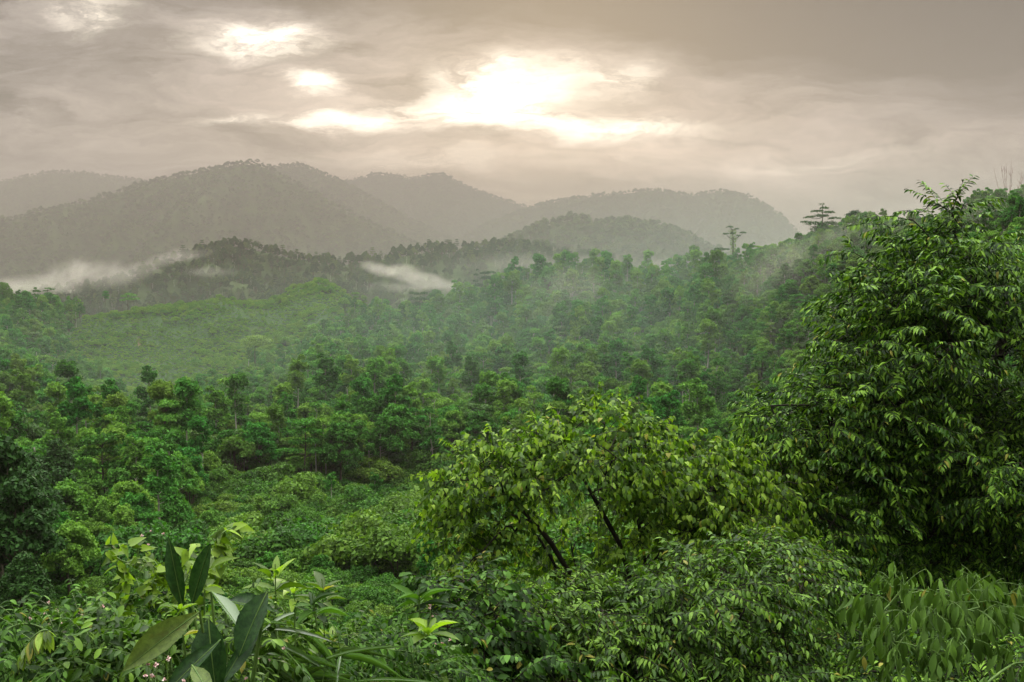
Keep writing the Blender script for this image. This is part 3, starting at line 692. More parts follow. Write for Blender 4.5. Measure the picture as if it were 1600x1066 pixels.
# bare dead tree on the crest
b = on_ground(1573, 236); H_t = hgt(1573, 246, 236); rng = np.random.default_rng(9)
t = empty('dead_tree', b, 'leafless pinkish-grey dead tree on the crest of the misty hill', 'tree')
paths = [(np.array([[0, 0, -2], [0, 0, H_t * .35], [.1, 0, H_t * .6]]), np.array([.16, .13, .10]))]
lim = []
for k in range(9):
    a_ = rng.uniform(-1, 1); e = np.array([a_ * 4.0, rng.uniform(-1, 1), H_t * (1.0 - .12 * abs(a_) - rng.uniform(0, .12))]); p0 = np.array([0, 0, H_t * rng.uniform(.35, .58)])
    pts = bez(p0, (p0 + e) / 2 + np.array([a_ * .8, 0, -.5]), e, 7); lim.append((pts, np.linspace(.07, .018, 7)))
    for j in range(4):
        q = pts[rng.integers(2, 6)]; lim.append((np.stack([q, q + np.array([rng.uniform(-.8, .8), rng.uniform(-.4, .4), rng.uniform(.5, 1.3)])]), np.array([.03, .012])))
m_dead = bark_mat('dead_wood', (.20, .13, .12), (.34, .25, .22))
obj('trunk', quads('trunk', *tubes(paths, 6), [m_dead], smooth=True), t); obj('limbs', quads('limbs', *tubes(lim, 5), [m_dead], smooth=True), t)
# pale bare-stemmed trees in the valley
PALE = [(648, 668, 738, 185, 'white straight-stemmed tree catching the light in the gloom of the mid valley'), (400, 735, 788, 166, 'pale double-stemmed tree at the forest edge above the shrubs'),
        (461, 728, 778, 170, 'brownish bare-stemmed tree at the forest edge, next to the pale double stem'), (556, 690, 775, 172, 'crooked pale-brown tree at the forest edge before the white straight stem'),
        (866, 590, 650, 240, 'thin pale stem rising high out of the hazy hillside foot behind the heart-leaved tree'), (621, 636, 660, 220, 'short pale stem gleaming in the dark mid-valley wood'),
        (1166, 535, 556, 270, 'slender pale stem on the hillside just off the foreground tree'), (34, 745, 790, 118, 'pale stem in the darkest thicket by the picture edge')]
for i, (px_, pt, pb, dpt, lb) in enumerate(PALE):
    b = on_ground(px_, dpt); h0 = hgt(px_, pt, dpt); ht = max(h0 + 3.2, 6); hb = h0 * .8
    cl = [(rng.uniform(-1.4, 1.4), ht - rng.uniform(0, 3.0), rng.uniform(.8, 1.3), rng.uniform(.4, .7)) for _ in range(9)]
    crown_tree('pale_stemmed_tree', b, 500 + i, ht, cl, lb, bark='bark_brown' if 'brown' in lb else 'bark_pale', r0=.19, nl=2000, size=.17)

# ------------------------------------------------------------------ foreground trees grown branch by branch
def ell(rng, c, r, n, inner=.5):
    d = unit(rng.normal(size=(n, 3))); q = (inner ** 3 + (1 - inner ** 3) * rng.random(n)) ** (1 / 3)
    return np.asarray(c) + d * q[:, None] * np.asarray(r), d
def grow(trunk, targets, rng, rtip=.004, expo=.45, step=.22, sag=.10, rmax=.2, limbs=()):
    """connects every spray to the nearest living wood: returns tube paths"""
    nodes = [np.asarray(p, float) for p in trunk]; par = [-1] + list(range(len(trunk) - 1)); plen = [0.0]
    for k in range(1, len(nodes)): plen.append(plen[-1] + np.linalg.norm(nodes[k] - nodes[k - 1]))
    order = np.argsort(np.linalg.norm(targets - nodes[len(trunk) - 1], axis=1)); chains = [list(range(len(trunk)))]; ends = {}
    for j, pts in limbs:
        ch = [j]; prev = j
        for q in pts: par.append(prev); plen.append(plen[prev] + np.linalg.norm(np.asarray(q) - nodes[prev])); nodes.append(np.asarray(q, float)); prev = len(nodes) - 1; ch.append(prev)
        chains.append(ch)
    arr = np.array(nodes); pl = np.array(plen)
    for ti in order:
        tg = targets[ti]; d = np.linalg.norm(arr - tg, axis=1); cost = d + .22 * pl + np.maximum(arr[:, 2] - tg[2], 0) * .25
        cost[0] += 3; j = int(np.argmin(cost)); p0 = arr[j]; L = d[j]; n = max(2, int(L / step))
        pd = unit(p0 - arr[par[j]]) if par[j] >= 0 else np.array([0, 0, 1.0])
        mid = p0 + (tg - p0) * .45 + pd * L * .22 + np.array([0, 0, sag * L]) + rng.normal(size=3) * L * .06
        pts = bez(p0, mid, tg, n + 1)[1:] + rng.normal(size=(n, 3)) * .012
        ch = [j]; prev = j; new = []; npl = []
        for p_ in pts:
            npl.append((npl[-1] if npl else pl[j]) + np.linalg.norm(p_ - (new[-1] if new else p0))); new.append(p_); par.append(prev); prev = len(arr) + len(new) - 1; ch.append(prev)
        arr = np.concatenate([arr, np.array(new)]); pl = np.concatenate([pl, npl]); chains.append(ch); ends[ti] = prev
    load = np.zeros(len(arr)); has = np.zeros(len(arr), bool)
    for e in ends.values(): load[e] += 1
    for k in range(len(arr) - 1, 0, -1): load[par[k]] += load[k]
    rad = np.minimum(rtip * np.maximum(load, 1) ** expo, rmax)
    dirs = np.array([unit(arr[ends[i]] - arr[par[ends[i]]]) for i in range(len(targets))])
    return [(arr[c], rad[c] if k == 0 else np.concatenate([[rad[c[1]]], rad[c[1:]]])) for k, c in enumerate(chains)], dirs
def sprays(L, tw, pos, dirs, out, rng, twigs=(2, 4), tl=(.3, .55), gap=.035, leaf=(.10, .15), asp=.33, arch=.35, hang=.45, spread=.75, flat=.5, rad=.0025):
    """arching twigs with leaves in two rows"""
    for p0, d0, o0 in zip(pos, dirs, out):
        for _ in range(rng.integers(twigs[0], twigs[1] + 1)):
            d = unit(d0 * .5 + o0 * .7 + rng.normal(size=3) * .55 + np.array([0, 0, .25])); d[2] *= 1 - flat * .5; d = unit(d)
            l = rng.uniform(*tl); n = max(4, int(l / gap)); s_ = np.linspace(0.12, 1, n)
            pts = p0 + d * (s_ * l)[:, None] - np.array([0, 0, 1]) * (arch * l * s_ ** 2)[:, None]
            tan = unit(d - np.array([0, 0, 1]) * (2 * arch * s_)[:, None])
            up = unit(np.array([0, 0, 1.0]) + rng.normal(size=3) * .3)
            side = unit(np.cross(tan, up)) * np.where(np.arange(n) % 2, 1, -1)[:, None]
            ld = unit(tan * .55 + side * spread + np.array([0, 0, -hang]) * rng.uniform(.6, 1.4, n)[:, None] + rng.normal(size=(n, 3)) * .15)
            nn = unit(up + side * .25 + rng.normal(size=(n, 3)) * .25)
            ll = rng.uniform(*leaf, n) * (1 - .25 * np.abs(s_ - .5)); L.add(pts, ld, nn, ll, ll * asp)
            tw.append((np.concatenate([[p0], pts[::max(1, n // 4)]]), np.full(len(pts[::max(1, n // 4)]) + 1, rad)))
def fg_tree(name, label, cat, base, trunk, lobes, seed, leafmat, shape, bark='bark_dark', rtip=.004, rmax=.2, curl=.25, fold=.18, extra=None, sag=.1, expo=.45, limbs=(), **sp):
    """lobes: (centre, radii, number of sprays, inner)"""
    rng = np.random.default_rng(seed); T, O = [], []
    for c, r_, n_, inn in lobes:
        a_, d_ = ell(rng, c, r_, n_, inn); T.append(a_); O.append(d_)
    T = np.concatenate(T); O = np.concatenate(O)
    if extra is not None:
        T = np.concatenate([T, extra[0]]); O = np.concatenate([O, extra[1]])
    paths, dirs = grow(trunk, T, rng, rtip=rtip, rmax=rmax, sag=sag, expo=expo, limbs=limbs)
    L = Leaves(); tw = []
    sprays(L, tw, T, dirs, O, rng, **sp)
    root = empty(name, base, label, cat); b = np.asarray(base, float)
    def loc(ps): return [(q - b, r_) for q, r_ in ps]
    v, f = tubes(loc(paths[:1]), 10); obj('trunk', quads('trunk', v, f, [M[bark]], smooth=True), root)
    v, f = tubes(loc(paths[1:]), 6); v2, f2 = tubes(loc(tw), 3)
    obj('branches', quads('branches', np.concatenate([v, v2 ]), np.concatenate([f, f2 + len(v)]), [M[bark]], smooth=True), root)
    L.p = [q - b for q in L.p]
    obj('crown', L.mesh('crown', shape, M[leafmat], rng, curl, fold), root)
    return root
def gz(p): return float(ground_z(np.array([p[0]]), np.array([p[1]]))[0])
def base_at(px_, y):
    b = on_ground(px_, y); return b
def lobe(px_, py_, y, rx, ry, rz_, n_, inner=.55): return (P(px_, py_, y), (rx, ry, rz_), n_, inner)

# 1. the tall tree
b = base_at(1440, 12.2)
tr = [b + (0, 0, -.3), b + (.05, 0, 1.0), b + (.2, .05, 2.2), b + (.45, 0, 3.4), b + (.75, -.1, 4.6), b + (.95, -.1, 5.6)]
LO = [lobe(1590, 560, 11.6, 1.75, 1.5, 1.10, 230, .5), lobe(1450, 460, 11.2, .66, .8, .50, 105), lobe(1492, 405, 11.2, .40, .6, .36, 52), lobe(1600, 450, 12.0, .65, .8, .45, 44),
      lobe(1395, 550, 10.8, .58, .9, .78, 120), lobe(1345, 640, 10.6, .55, .8, .42, 55), lobe(1260, 665, 10.4, .45, .6, .32, 46), lobe(1290, 745, 10.4, .62, .8, .45, 60),
      lobe(1480, 690, 11.2, 1.2, 1.5, .7, 230, .2), lobe(1590, 760, 11.6, 1.3, 1.7, .9, 210, .2), lobe(1400, 800, 11.9, 1.4, 1.5, .6, 210, .1), lobe(1230, 830, 10.2, .55, .7, .40, 46), lobe(1540, 900, 12.6, 1.5, 1.0, .7, 100, .2), lobe(1330, 960, 12.6, 1.2, .8, .6, 70, .2)]
rg = np.random.default_rng(77)
ex = np.array([P(1385, 352, 11.0), P(1400, 355, 11.1), P(1425, 345, 11.1), P(1440, 332, 11.2), P(1468, 322, 11.2), P(1494, 312, 11.2), P(1505, 322, 11.3), P(1488, 335, 11.2), P(1335, 395, 10.9), P(1322, 430, 10.9)]); exo = unit(np.array([[-.6, -.2, .5]] * 4 + [[.1, -.2, .9]] * 4 + [[-.9, -.2, .3]] * 2))
fg_tree('tall_tree', 'tall dark-green leafy tree filling the view beside the valley, with arching sprays of hanging leaves', 'tree', b, tr, LO, 11, 'tall', 'lance', extra=(ex, exo),
        twigs=(3, 5), tl=(.26, .50), gap=.021, leaf=(.044, .102), asp=.32, arch=.22, hang=.36, flat=1.2, rmax=.16)
# 2. the pale-leaved tree with heart-shaped leaves
b = base_at(930, 9.4)
tr = [b + (0, 0, -.3), b + (-.03, 0, .5), P(920, 960, 9.2), P(905, 915, 9.15)]
HL = [(3, [P(880, 880, 9.0), P(862, 850, 8.95), P(835, 815, 8.9), P(800, 782, 8.8), P(770, 760, 8.75)]), (3, [P(868, 885, 9.1), P(845, 845, 9.1), P(812, 810, 9.1), P(806, 760, 9.1)]), (2, [P(985, 905, 9.1), P(968, 850, 9.1), P(935, 790, 9.05), P(912, 750, 9.0), P(905, 715, 9.0)]), (2, [P(1010, 890, 9.3), P(1000, 830, 9.3), P(990, 770, 9.25), P(985, 730, 9.2)])]
LO = [lobe(930, 690, 9.0, .52, .6, .26, 64), lobe(830, 720, 8.8, .45, .5, .22, 54), lobe(755, 742, 8.7, .34, .45, .26, 42), lobe(715, 770, 8.7, .16, .3, .24, 14), lobe(1000, 730, 9.2, .40, .5, .28, 44),
      lobe(900, 755, 8.9, .55, .5, .13, 26), lobe(735, 850, 8.6, .2, .4, .28, 22), lobe(1010, 850, 9.2, .5, .5, .30, 44), lobe(820, 930, 9.4, .7, .6, .25, 40, .2), lobe(740, 920, 8.8, .3, .4, .25, 24), lobe(765, 805, 8.7, .26, .35, .22, 26), lobe(870, 835, 9.5, .4, .3, .2, 22), lobe(1060, 770, 9.2, .3, .4, .2, 24), lobe(940, 920, 9.4, .6, .5, .25, 40)]
ex = np.array([P(932, 640, 9.0), P(905, 660, 8.9), P(1020, 690, 9.2), P(838, 675, 8.8), P(692, 748, 8.7), P(690, 800, 8.7), P(770, 695, 8.8), P(955, 648, 8.9), P(985, 668, 9.0), P(1040, 700, 9.2), P(725, 725, 8.7), P(700, 850, 8.7), P(870, 668, 8.8)]); exo = unit(np.array([[0, -.1, 1.0], [0, -.1, 1], [.3, 0, 1], [-.2, 0, 1], [-1, 0, .1], [-1, 0, -.2], [-.3, 0, 1], [.2, 0, 1], [.3, 0, 1], [.4, 0, 1], [-.7, 0, .6], [-1, 0, -.2], [0, 0, 1]]))
fg_tree('heart_leaved_tree', 'pale yellow-green spreading tree with heart-shaped leaves and dark forked limbs showing through', 'tree', b, tr, LO, 12, 'heart', 'heart', extra=(ex, exo), limbs=HL,
        twigs=(2, 4), tl=(.16, .34), gap=.025, leaf=(.036, .070), asp=.72, arch=.3, hang=.75, rtip=.0026, rmax=.034, curl=.2, fold=.12)
# 3. small tree draped with creeper between the two
b = base_at(1105, 9.8)
tr = [b + (0, 0, -.3), b + (.03, 0, .7), b + (-.02, 0, 1.5), b + (.0, 0, 2.1)]
LO = [lobe(1088, 735, 9.5, .30, .4, .26, 44), lobe(1130, 780, 9.6, .42, .5, .34, 50), lobe(1180, 740, 10, .42, .5, .28, 44), lobe(1080, 830, 9.3, .45, .5, .3, 44), lobe(1170, 860, 9.3, .5, .5, .3, 44)]
fg_tree('creeper_draped_tree', 'small round-topped tree smothered in creeper between the heart-leaved tree and the tall tree', 'tree', b, tr, LO, 13, 'heart', 'oval',
        twigs=(3, 4), tl=(.2, .36), gap=.026, leaf=(.045, .075), asp=.55, arch=.5, hang=.8, rtip=.0035, rmax=.05)
# 4. feather-leaved shrubs in front of them
def shrub(px_, y, lobes, seed, label, name='feather_leaved_shrub', mat='pinnate', shape='lance', **sp):
    b = base_at(px_, y); H_ = max(l[0][2] for l in lobes) - b[2]
    tr = [b + (0, 0, -.2), b + (0, 0, H_ * .25), b + (.04, 0, H_ * .5)]
    kw = dict(twigs=(3, 5), tl=(.22, .42), gap=.020, leaf=(.036, .080), asp=.36, arch=.28, hang=.35, flat=1.0, rtip=.003, rmax=.03); kw.update(sp)
    return fg_tree(name, label, 'shrub', b, tr, lobes, seed, mat, shape, **kw)
shrub(1110, 7.6, [lobe(1110, 930, 7.6, .55, .5, .22, 60), lobe(1200, 905, 7.9, .42, .45, .24, 44), lobe(1040, 985, 7.4, .5, .45, .22, 52), lobe(1150, 1020, 7.4, .5, .5, .24, 48)], 14, 'feather-leaved shrub with arched glossy sprays below the tall tree')
shrub(880, 7.4, [lobe(880, 965, 7.5, .5, .45, .2, 54), lobe(790, 985, 7.3, .42, .4, .2, 44), lobe(930, 1035, 7.2, .55, .4, .2, 52), lobe(800, 1050, 7.0, .5, .4, .18, 44)], 15, 'feather-leaved shrub spread below the heart-leaved tree')
shrub(1290, 9.4, [lobe(1250, 1000, 9.4, .5, .5, .2, 12, .2), lobe(1330, 1040, 9.6, .5, .5, .2, 12, .2), lobe(1220, 1060, 9.0, .4, .4, .15, 12)], 16, 'sparse dim shrub in the black shade under the tall tree', mat='tall')
shrub(1540, 7.6, [lobe(1530, 1010, 7.8, .7, .4, .3, 46, .2), lobe(1600, 1060, 7.4, .5, .4, .25, 36, .2), lobe(1420, 1060, 7.6, .6, .4, .2, 40, .2)], 20, 'dark leafy shrub added to close the bright gap behind the long hanging leaves', name='leafy_shrub', mat='tall')  # shrub added to cover a bright patch where deep shade belongs
shrub(735, 6.6, [lobe(735, 960, 6.8, .3, .35, .2, 26), lobe(700, 1020, 6.6, .36, .35, .2, 34), lobe(765, 1055, 6.4, .36, .35, .16, 34)], 17, 'small bright shrub with yellow tips beside the pale upright stalks', name='leafy_shrub', mat='herb', shape='oval', asp=.5)
# 5. shrub with long hanging leaves
def droop_shrub(px_, y, lobes, seed, label):
    return shrub(px_, y, lobes, seed, label, name='drooping_shrub', mat='droop', shape='lance', twigs=(2, 3), tl=(.10, .2), gap=.03, leaf=(.07, .13), asp=.36, arch=.25, hang=2.0, spread=.7, curl=.22, fold=.22, bark='stem', rad=.0014, rmax=.012)
droop_shrub(1470, 5.9, [lobe(1430, 935, 5.9, .22, .3, .07, 17), lobe(1505, 935, 5.9, .20, .3, .07, 15), lobe(1390, 985, 5.8, .12, .25, .07, 8), lobe(1545, 920, 6.0, .10, .2, .06, 6), lobe(1450, 985, 5.7, .20, .3, .06, 9)], 18, 'mid-green shrub whose long leaves all hang straight down, before the black shade')
droop_shrub(1600, 5.4, [lobe(1598, 1035, 5.4, .08, .2, .06, 7), lobe(1500, 1068, 5.3, .12, .2, .04, 6)], 19, 'low corner shrub of hanging leaves, mostly cut off by the picture edge')

# ------------------------------------------------------------------ herbs at the viewer's feet
def plant(name, px_, y, label, cat='plant'):
    b = base_at(px_, y); return empty(name, b, label, cat), b
def leaf_part(root, b, name, p0, p1, width, nrm, mat, shape='lance', curl=.12, fold=.15, seed=0):
    L = Leaves(); d = np.asarray(p1) - p0; L.add(np.asarray(p0) - b, d, np.asarray(nrm, float), np.linalg.norm(d), width)
    lf = obj(name, L.mesh(name, shape, M[mat], np.random.default_rng(seed), curl, fold), root)
    q = np.linspace(0, .97, 8)[:, None]; du = unit(d); sd_ = unit(np.cross(np.asarray(nrm, float), du)); n2 = np.cross(du, sd_); cu = np.random.default_rng(seed).uniform(.3, 1.9, 1)[0]
    v, f = tubes([((np.asarray(p0) - b) + d * q + n2 * (-cu * curl * q * q * np.linalg.norm(d) + .0012), np.linspace(.0028, .0008, 8))], 5); obj('midrib', quads('midrib', v, f, [M['stem']], smooth=True), lf)
    return lf
def stem_part(root, b, paths, name='stem', mat='stem', sides=6):
    v, f = tubes([(np.asarray(q) - b, r_) for q, r_ in paths], sides); return obj(name, quads(name, v, f, [M[mat]], smooth=True), root)
# broad pointed leaves
root, b = plant('broad_leaved_plant', 325, 3.3, 'plant with big broad pointed dark leaves and one olive leaf, nearest the viewer')
Y0 = 3.3
LV = [((312, 956, 3.15), (188, 1046, 3.05), .085, (.25, -.75, .62), 'olive', 'lance'), ((326, 968, 3.2), (334, 1090, 3.1), .105, (0, -1, .15), 'broad', 'oval'), ((418, 925, 3.25), (368, 1024, 3.15), .085, (-.3, -1, .25), 'broad', 'oval'),
      ((286, 952, 3.4), (262, 842, 3.38), .055, (.2, -1, .1), 'broad', 'lance'), ((300, 945, 3.45), (326, 850, 3.42), .068, (-.45, -1, .25), 'broad', 'oval'), ((330, 925, 3.35), (384, 985, 3.2), .045, (.4, -.4, .8), 'gloss', 'lance'),
      ((352, 940, 3.5), (425, 946, 3.4), .055, (0, -.5, .85), 'broad', 'lance'), ((345, 1000, 3.15), (250, 1085, 3.0), .05, (.2, -.6, .7), 'broad', 'lance'), ((300, 1040, 3.05), (330, 1085, 2.9), .05, (.2, -.6, .7), 'olive', 'lance'),
      ((410, 960, 3.3), (345, 1075, 3.1), .05, (.5, -.7, .3), 'broad', 'lance'), ((292, 940, 3.5), (275, 1010, 3.5), .10, (0, -1, .2), 'broad', 'oval')]
stems = []
foot = b + np.array([0, .05, 0])
for i, (p0, p1, wd, nn, mt, sh) in enumerate(LV):
    a0, a1 = P(*p0), P(*p1); leaf_part(root, b, 'leaf', a0, a1, wd, nn, mt, sh, .08, .16, 40 + i)
    stems.append((bez(foot, (foot + a0) / 2 + np.array([0, .05, .12]), a0, 8), np.linspace(.009, .004, 8)))
stem_part(root, b, stems)
# leafy upright sprigs
def whorl(root, b, top, n, l, mat, rng, up=.7, asp=.3, name='leaves', shape='lance'):
    L = Leaves(); a_ = np.arange(n) * 2.4 + rng.uniform(0, 6)
    d = np.stack([np.cos(a_), np.sin(a_), np.full(n, up) * rng.uniform(.6, 1.5, n)], 1); ll = l * rng.uniform(.6, 1.15, n)
    L.add(np.repeat([top - b], n, 0) + rng.normal(size=(n, 3)) * .006, d, np.tile([0, 0, 1.0], (n, 1)) - d * .3 + rng.normal(size=(n, 3)) * .2, ll, ll * asp); return L
def sprig(px_, py_, y, label, seed, l=.10, mat='lime', tiers=3, name='upright_herb', up=.9, asp=.3, lean=0.0):
    rng = np.random.default_rng(seed); top = P(px_, py_, y); foot = on_ground(px_ + lean, y); root = empty(name, foot, label, 'plant')
    path = bez(foot, (foot + top) / 2 + np.array([rng.uniform(-.05, .05), 0, .05]), top, 10)
    stem_part(root, foot, [(path, np.linspace(.006, .0025, 10))])
    L = whorl(root, foot, top - (0, 0, l * .5), 6, l, mat, rng, up, asp)
    for k in range(tiers):
        q = path[8 - k * 2] if 8 - k * 2 > 0 else path[1]; L2 = whorl(root, foot, q, 4, l * 1.1, mat, rng, .25, asp)
        for n_ in 'pdnlw': getattr(L, n_).extend(getattr(L2, n_))
    obj('leaves', L.mesh('leaves', 'lance', M[mat], rng, .25, .2), root); return root
sprig(430, 882, 4.2, 'bright green sprig with spread tip leaves beside the big dark leaf', 61, .11, 'lime', 2)
sprig(458, 905, 4.4, 'bright sprig leaning outward past the first spread sprig', 62, .12, 'lime', 1, up=.5)
sprig(503, 905, 4.5, 'bright sprig with forked pointed tip, farthest from the big leaves', 63, .12, 'lime', 2)
sprig(488, 928, 4.3, 'low bright sprig under the fork-tipped sprig', 64, .11, 'herb', 2, up=.6)
sprig(322, 872, 3.6, 'small pale sprig standing between the two upright dark leaves', 65, .09, 'lime', 2)
sprig(279, 945, 3.2, 'tiny spiky sprig over the olive leaf', 66, .055, 'lime', 1)
sprig(655, 915, 5.2, 'tall stalk with pale pointed leaves beside the pink flower tufts', 67, .15, 'herb', 3, asp=.22)
sprig(668, 968, 5.0, 'stout pale stalk with wide leaves under the pink flower tufts', 68, .15, 'lime', 3, asp=.3)
sprig(642, 1010, 4.8, 'leaning stalk with narrow pale leaves in front of the stout one', 69, .12, 'herb', 3, asp=.2, lean=14)
sprig(560, 1000, 4.7, 'short shining sprig among the low weeds of the slope', 70, .10, 'herb', 3)
sprig(520, 985, 4.5, 'lone curled sprig behind the glossy arching blades', 71, .09, 'lime', 2)
# climbing vine with lime leaves
rng = np.random.default_rng(81); b = base_at(235, 3.9); root = empty('lime_vine', b, 'lime-green vine scrambling up in loose loops beside the upright dark leaves', 'vine')
knots = [[(290, 1010), (275, 930), (300, 890), (285, 865), (310, 850)], [(330, 1000), (315, 930), (340, 905), (330, 880), (352, 868)], [(300, 980), (250, 950), (235, 915), (250, 890)], [(200, 985), (185, 930), (205, 900), (180, 885)], [(300, 1000), (262, 905), (230, 862), (205, 850), (160, 852)], [(262, 905), (225, 872), (195, 880), (165, 860)], [(300, 960), (250, 880), (262, 895), (225, 915)], [(320, 900), (335, 850), (350, 830), (372, 822)], [(320, 880), (352, 870), (350, 850)], [(300, 1000), (240, 940), (210, 925), (190, 960)]]
paths = []; L = Leaves()
for q in knots:
    pts = np.array([P(a_, c_, 3.85 + rng.uniform(-.1, .1)) for a_, c_ in q]); tt = np.linspace(0, len(q) - 1, 26)
    cur = np.stack([np.interp(tt, np.arange(len(q)), pts[:, k]) for k in range(3)], 1); ker = np.ones(5) / 5
    cur2 = np.stack([np.convolve(np.pad(cur[:, k], 2, 'edge'), ker, 'valid') for k in range(3)], 1); paths.append((cur2, np.full(26, .003)))
    n = 26; ll = rng.uniform(.03, .065, n); L.add(cur2 - b, rng.normal(size=(n, 3)) * [1, .5, .6] + [0, 0, -.5], rng.normal(size=(n, 3)) * .5 + [0, -.6, .8], ll, ll * .6)
paths.append((bez(b, P(300, 1030, 3.85), P(300, 1000, 3.85), 8), np.full(8, .004)))
stem_part(root, b, paths, mat='stem', sides=4); obj('leaves', L.mesh('leaves', 'heart', M['lime'], rng, .25, .15), root)
# arching fern-like stem
def frond(pts_px, y, label, seed, mat='herb', ll=(.05, .09), asp=.3, name='arching_fern', hang=.9):
    rng = np.random.default_rng(seed); pts = np.array([P(a_, c_, y) for a_, c_ in pts_px]); foot = on_ground(pts_px[0][0], y)
    n = 40; cur = bez(pts[0], 2 * pts[1] - (pts[0] + pts[2]) / 2, pts[2], n); root = empty(name, foot, label, 'plant')
    stem_part(root, foot, [(np.concatenate([[foot], cur]), np.full(n + 1, .0035))])
    L = Leaves(); tan = unit(np.gradient(cur, axis=0)); side = unit(np.cross(tan, [0, 0, 1.0]))
    for s_ in (1, -1):
        l_ = rng.uniform(*ll, n); L.add(cur[4:] - foot, (side * s_ * .7 + tan * .4 + np.array([0, 0, -hang]) + rng.normal(size=(n, 3)) * .15)[4:], (np.tile([0, -.5, .9], (n, 1)) + rng.normal(size=(n, 3)) * .2)[4:], l_[4:], l_[4:] * asp)
    obj('leaflets', L.mesh('leaflets', 'lance', M[mat], rng, .2, .15), root); return root
frond([(-15, 1010), (45, 975), (105, 1022)], 3.6, 'fern arching over towards the small herbs in the bottom corner', 91)
frond([(10, 1075), (45, 1005), (75, 985)], 3.3, 'fern rising steeply in front of the arching one', 92, 'lime', (.04, .07))
frond([(150, 985), (190, 970), (216, 1005)], 3.7, 'fern looping over beside the pale flower heads', 93, 'herb', (.05, .1))
# glossy arching blades
rng = np.random.default_rng(95); b = base_at(450, 3.9); root = empty('glossy_grass_clump', b, 'clump of shining strap-like grass blades arching over near the olive leaf', 'grass clump')
L = Leaves()
BL = [((395, 1010), (500, 1012), .03), ((430, 985), (520, 992), .02), ((380, 1030), (470, 1040), .025), ((400, 1062), (500, 1056), .035), ((440, 1030), (395, 1012), .02), ((420, 1045), (520, 1066), .02), ((460, 960), (410, 975), .018), ((455, 1040), (520, 1018), .018), ((390, 985), (440, 960), .016), ((430, 1062), (540, 1040), .016), ((470, 1070), (600, 1058), .016), ((560, 1066), (700, 1058), .014)]
paths = []
for (p0, p1, wd) in BL:
    a0, a1 = P(*p0, 3.9), P(*p1, 3.8); L.add(a0 - b, a1 - a0, [0, -.35, .95], np.linalg.norm(a1 - a0), wd); paths.append((bez(b, (b + a0) / 2 + [0, .05, .1], a0, 6), np.full(6, .003)))
for k in range(26):
    a0 = P(rng.uniform(380, 560), rng.uniform(1000, 1080), rng.uniform(3.7, 4.3)); d = unit(rng.normal(size=3) * [1, .6, .3] + [0, 0, .35]); l_ = rng.uniform(.12, .3); L.add(a0 - b, d, [0, -.3, 1], l_, .012)
    paths.append((bez(b, (b + a0) / 2, a0, 5), np.full(5, .002)))
stem_part(root, b, paths, mat='stem', sides=4); obj('blades', L.mesh('blades', 'blade', M['gloss'], rng, .35, .25), root)
# weeds with pale flower heads
def flower_weed(px_, py_, y, label, seed, n=9, spread_=.05):
    rng = np.random.default_rng(seed); foot = on_ground(px_, y); top = P(px_, py_, y); root = empty('flowering_weed', foot, label, 'plant'); tips = top + rng.normal(size=(n, 3)) * [spread_, spread_, spread_ * .7]
    stem_part(root, foot, [(bez(foot, (foot + top) / 2 + [0, 0, .05], q, 7), np.linspace(.004, .0015, 7)) for q in tips], sides=4)
    L = Leaves(); k = 26; t_ = rng.uniform(.25, .9, k)[:, None]; p_ = foot * (1 - t_) + tips[rng.integers(0, n, k)] * t_; ll = rng.uniform(.05, .1, k)
    L.add(p_ - foot, rng.normal(size=(k, 3)) * [1, 1, .3], rng.normal(size=(k, 3)) * .3 + [0, 0, 1], ll, ll * .5); obj('leaves', L.mesh('leaves', 'oval', M['herb'], rng, .2, .15), root)
    q = Leaves(); m_ = 12
    for tip in tips: q.add(np.repeat([tip - foot], m_, 0), unit(rng.normal(size=(m_, 3)) + [0, 0, .5]), rng.normal(size=(m_, 3)), rng.uniform(.005, .009), .005)
    obj('flower_head', q.mesh('flower_head', 'oval', M['flower'], rng, .1, .1), root)
flower_weed(115, 965, 3.9, 'weed topped with a loose cluster of pale pink flower heads above the corner herbs', 101, 12)
flower_weed(58, 970, 4.1, 'weed with one small pale flower tuft by the arching fern', 102, 4, .02)
flower_weed(226, 832, 4.6, 'tall thin weed with a string of pink flower beads above the lime vine', 103, 6, .04)
flower_weed(240, 1058, 3.0, 'low weed with pink flower heads at the foot of the olive leaf', 104, 8, .04)
flower_weed(672, 955, 5.3, 'weed with a pale pink flower tuft on the tall pale stalks', 105, 4, .02)
flower_weed(692, 998, 5.1, 'weed with fading pinkish tuft below the other stalk flower', 106, 4, .03)
flower_weed(405, 1010, 3.8, 'weed with white flower specks among the glossy blades', 107, 8, .06)
# small bushes of opposite leaves along the bottom edge
def low_bush(px_, py_, y, w_, h_, n_, label, seed, mat='herb', shape='oval', name='leafy_herb', **sp):
    c = P(px_, py_, y); return shrub(px_, y, [(c, (w_, w_, h_), n_, .3)], seed, label, name=name, mat=mat, shape=shape, **{**dict(twigs=(2, 4), tl=(.10, .22), gap=.018, leaf=(.022, .048), asp=.45, arch=.3, hang=.4, rtip=.0012, rmax=.005, bark='stem', rad=.0012), **sp})
low_bush(60, 1035, 3.5, .26, .10, 40, 'low dark herb filling the bottom corner under the fern', 111)
low_bush(150, 1020, 3.6, .20, .10, 40, 'leafy herb with paired glossy leaves beside the olive leaf', 112, 'pinnate', leaf=(.032, .058), gap=.022)
low_bush(215, 985, 3.9, .22, .09, 34, 'small-leaved herb behind the olive leaf', 113)
low_bush(120, 985, 4.2, .26, .08, 30, 'flower-speckled herb mound behind the corner herbs', 114)
low_bush(380, 1000, 3.9, .2, .1, 34, 'shady herb between the hanging dark leaves and glossy blades', 115, 'pinnate')
low_bush(470, 1000, 4.4, .26, .10, 36, 'herb mound behind the glossy blades', 116)
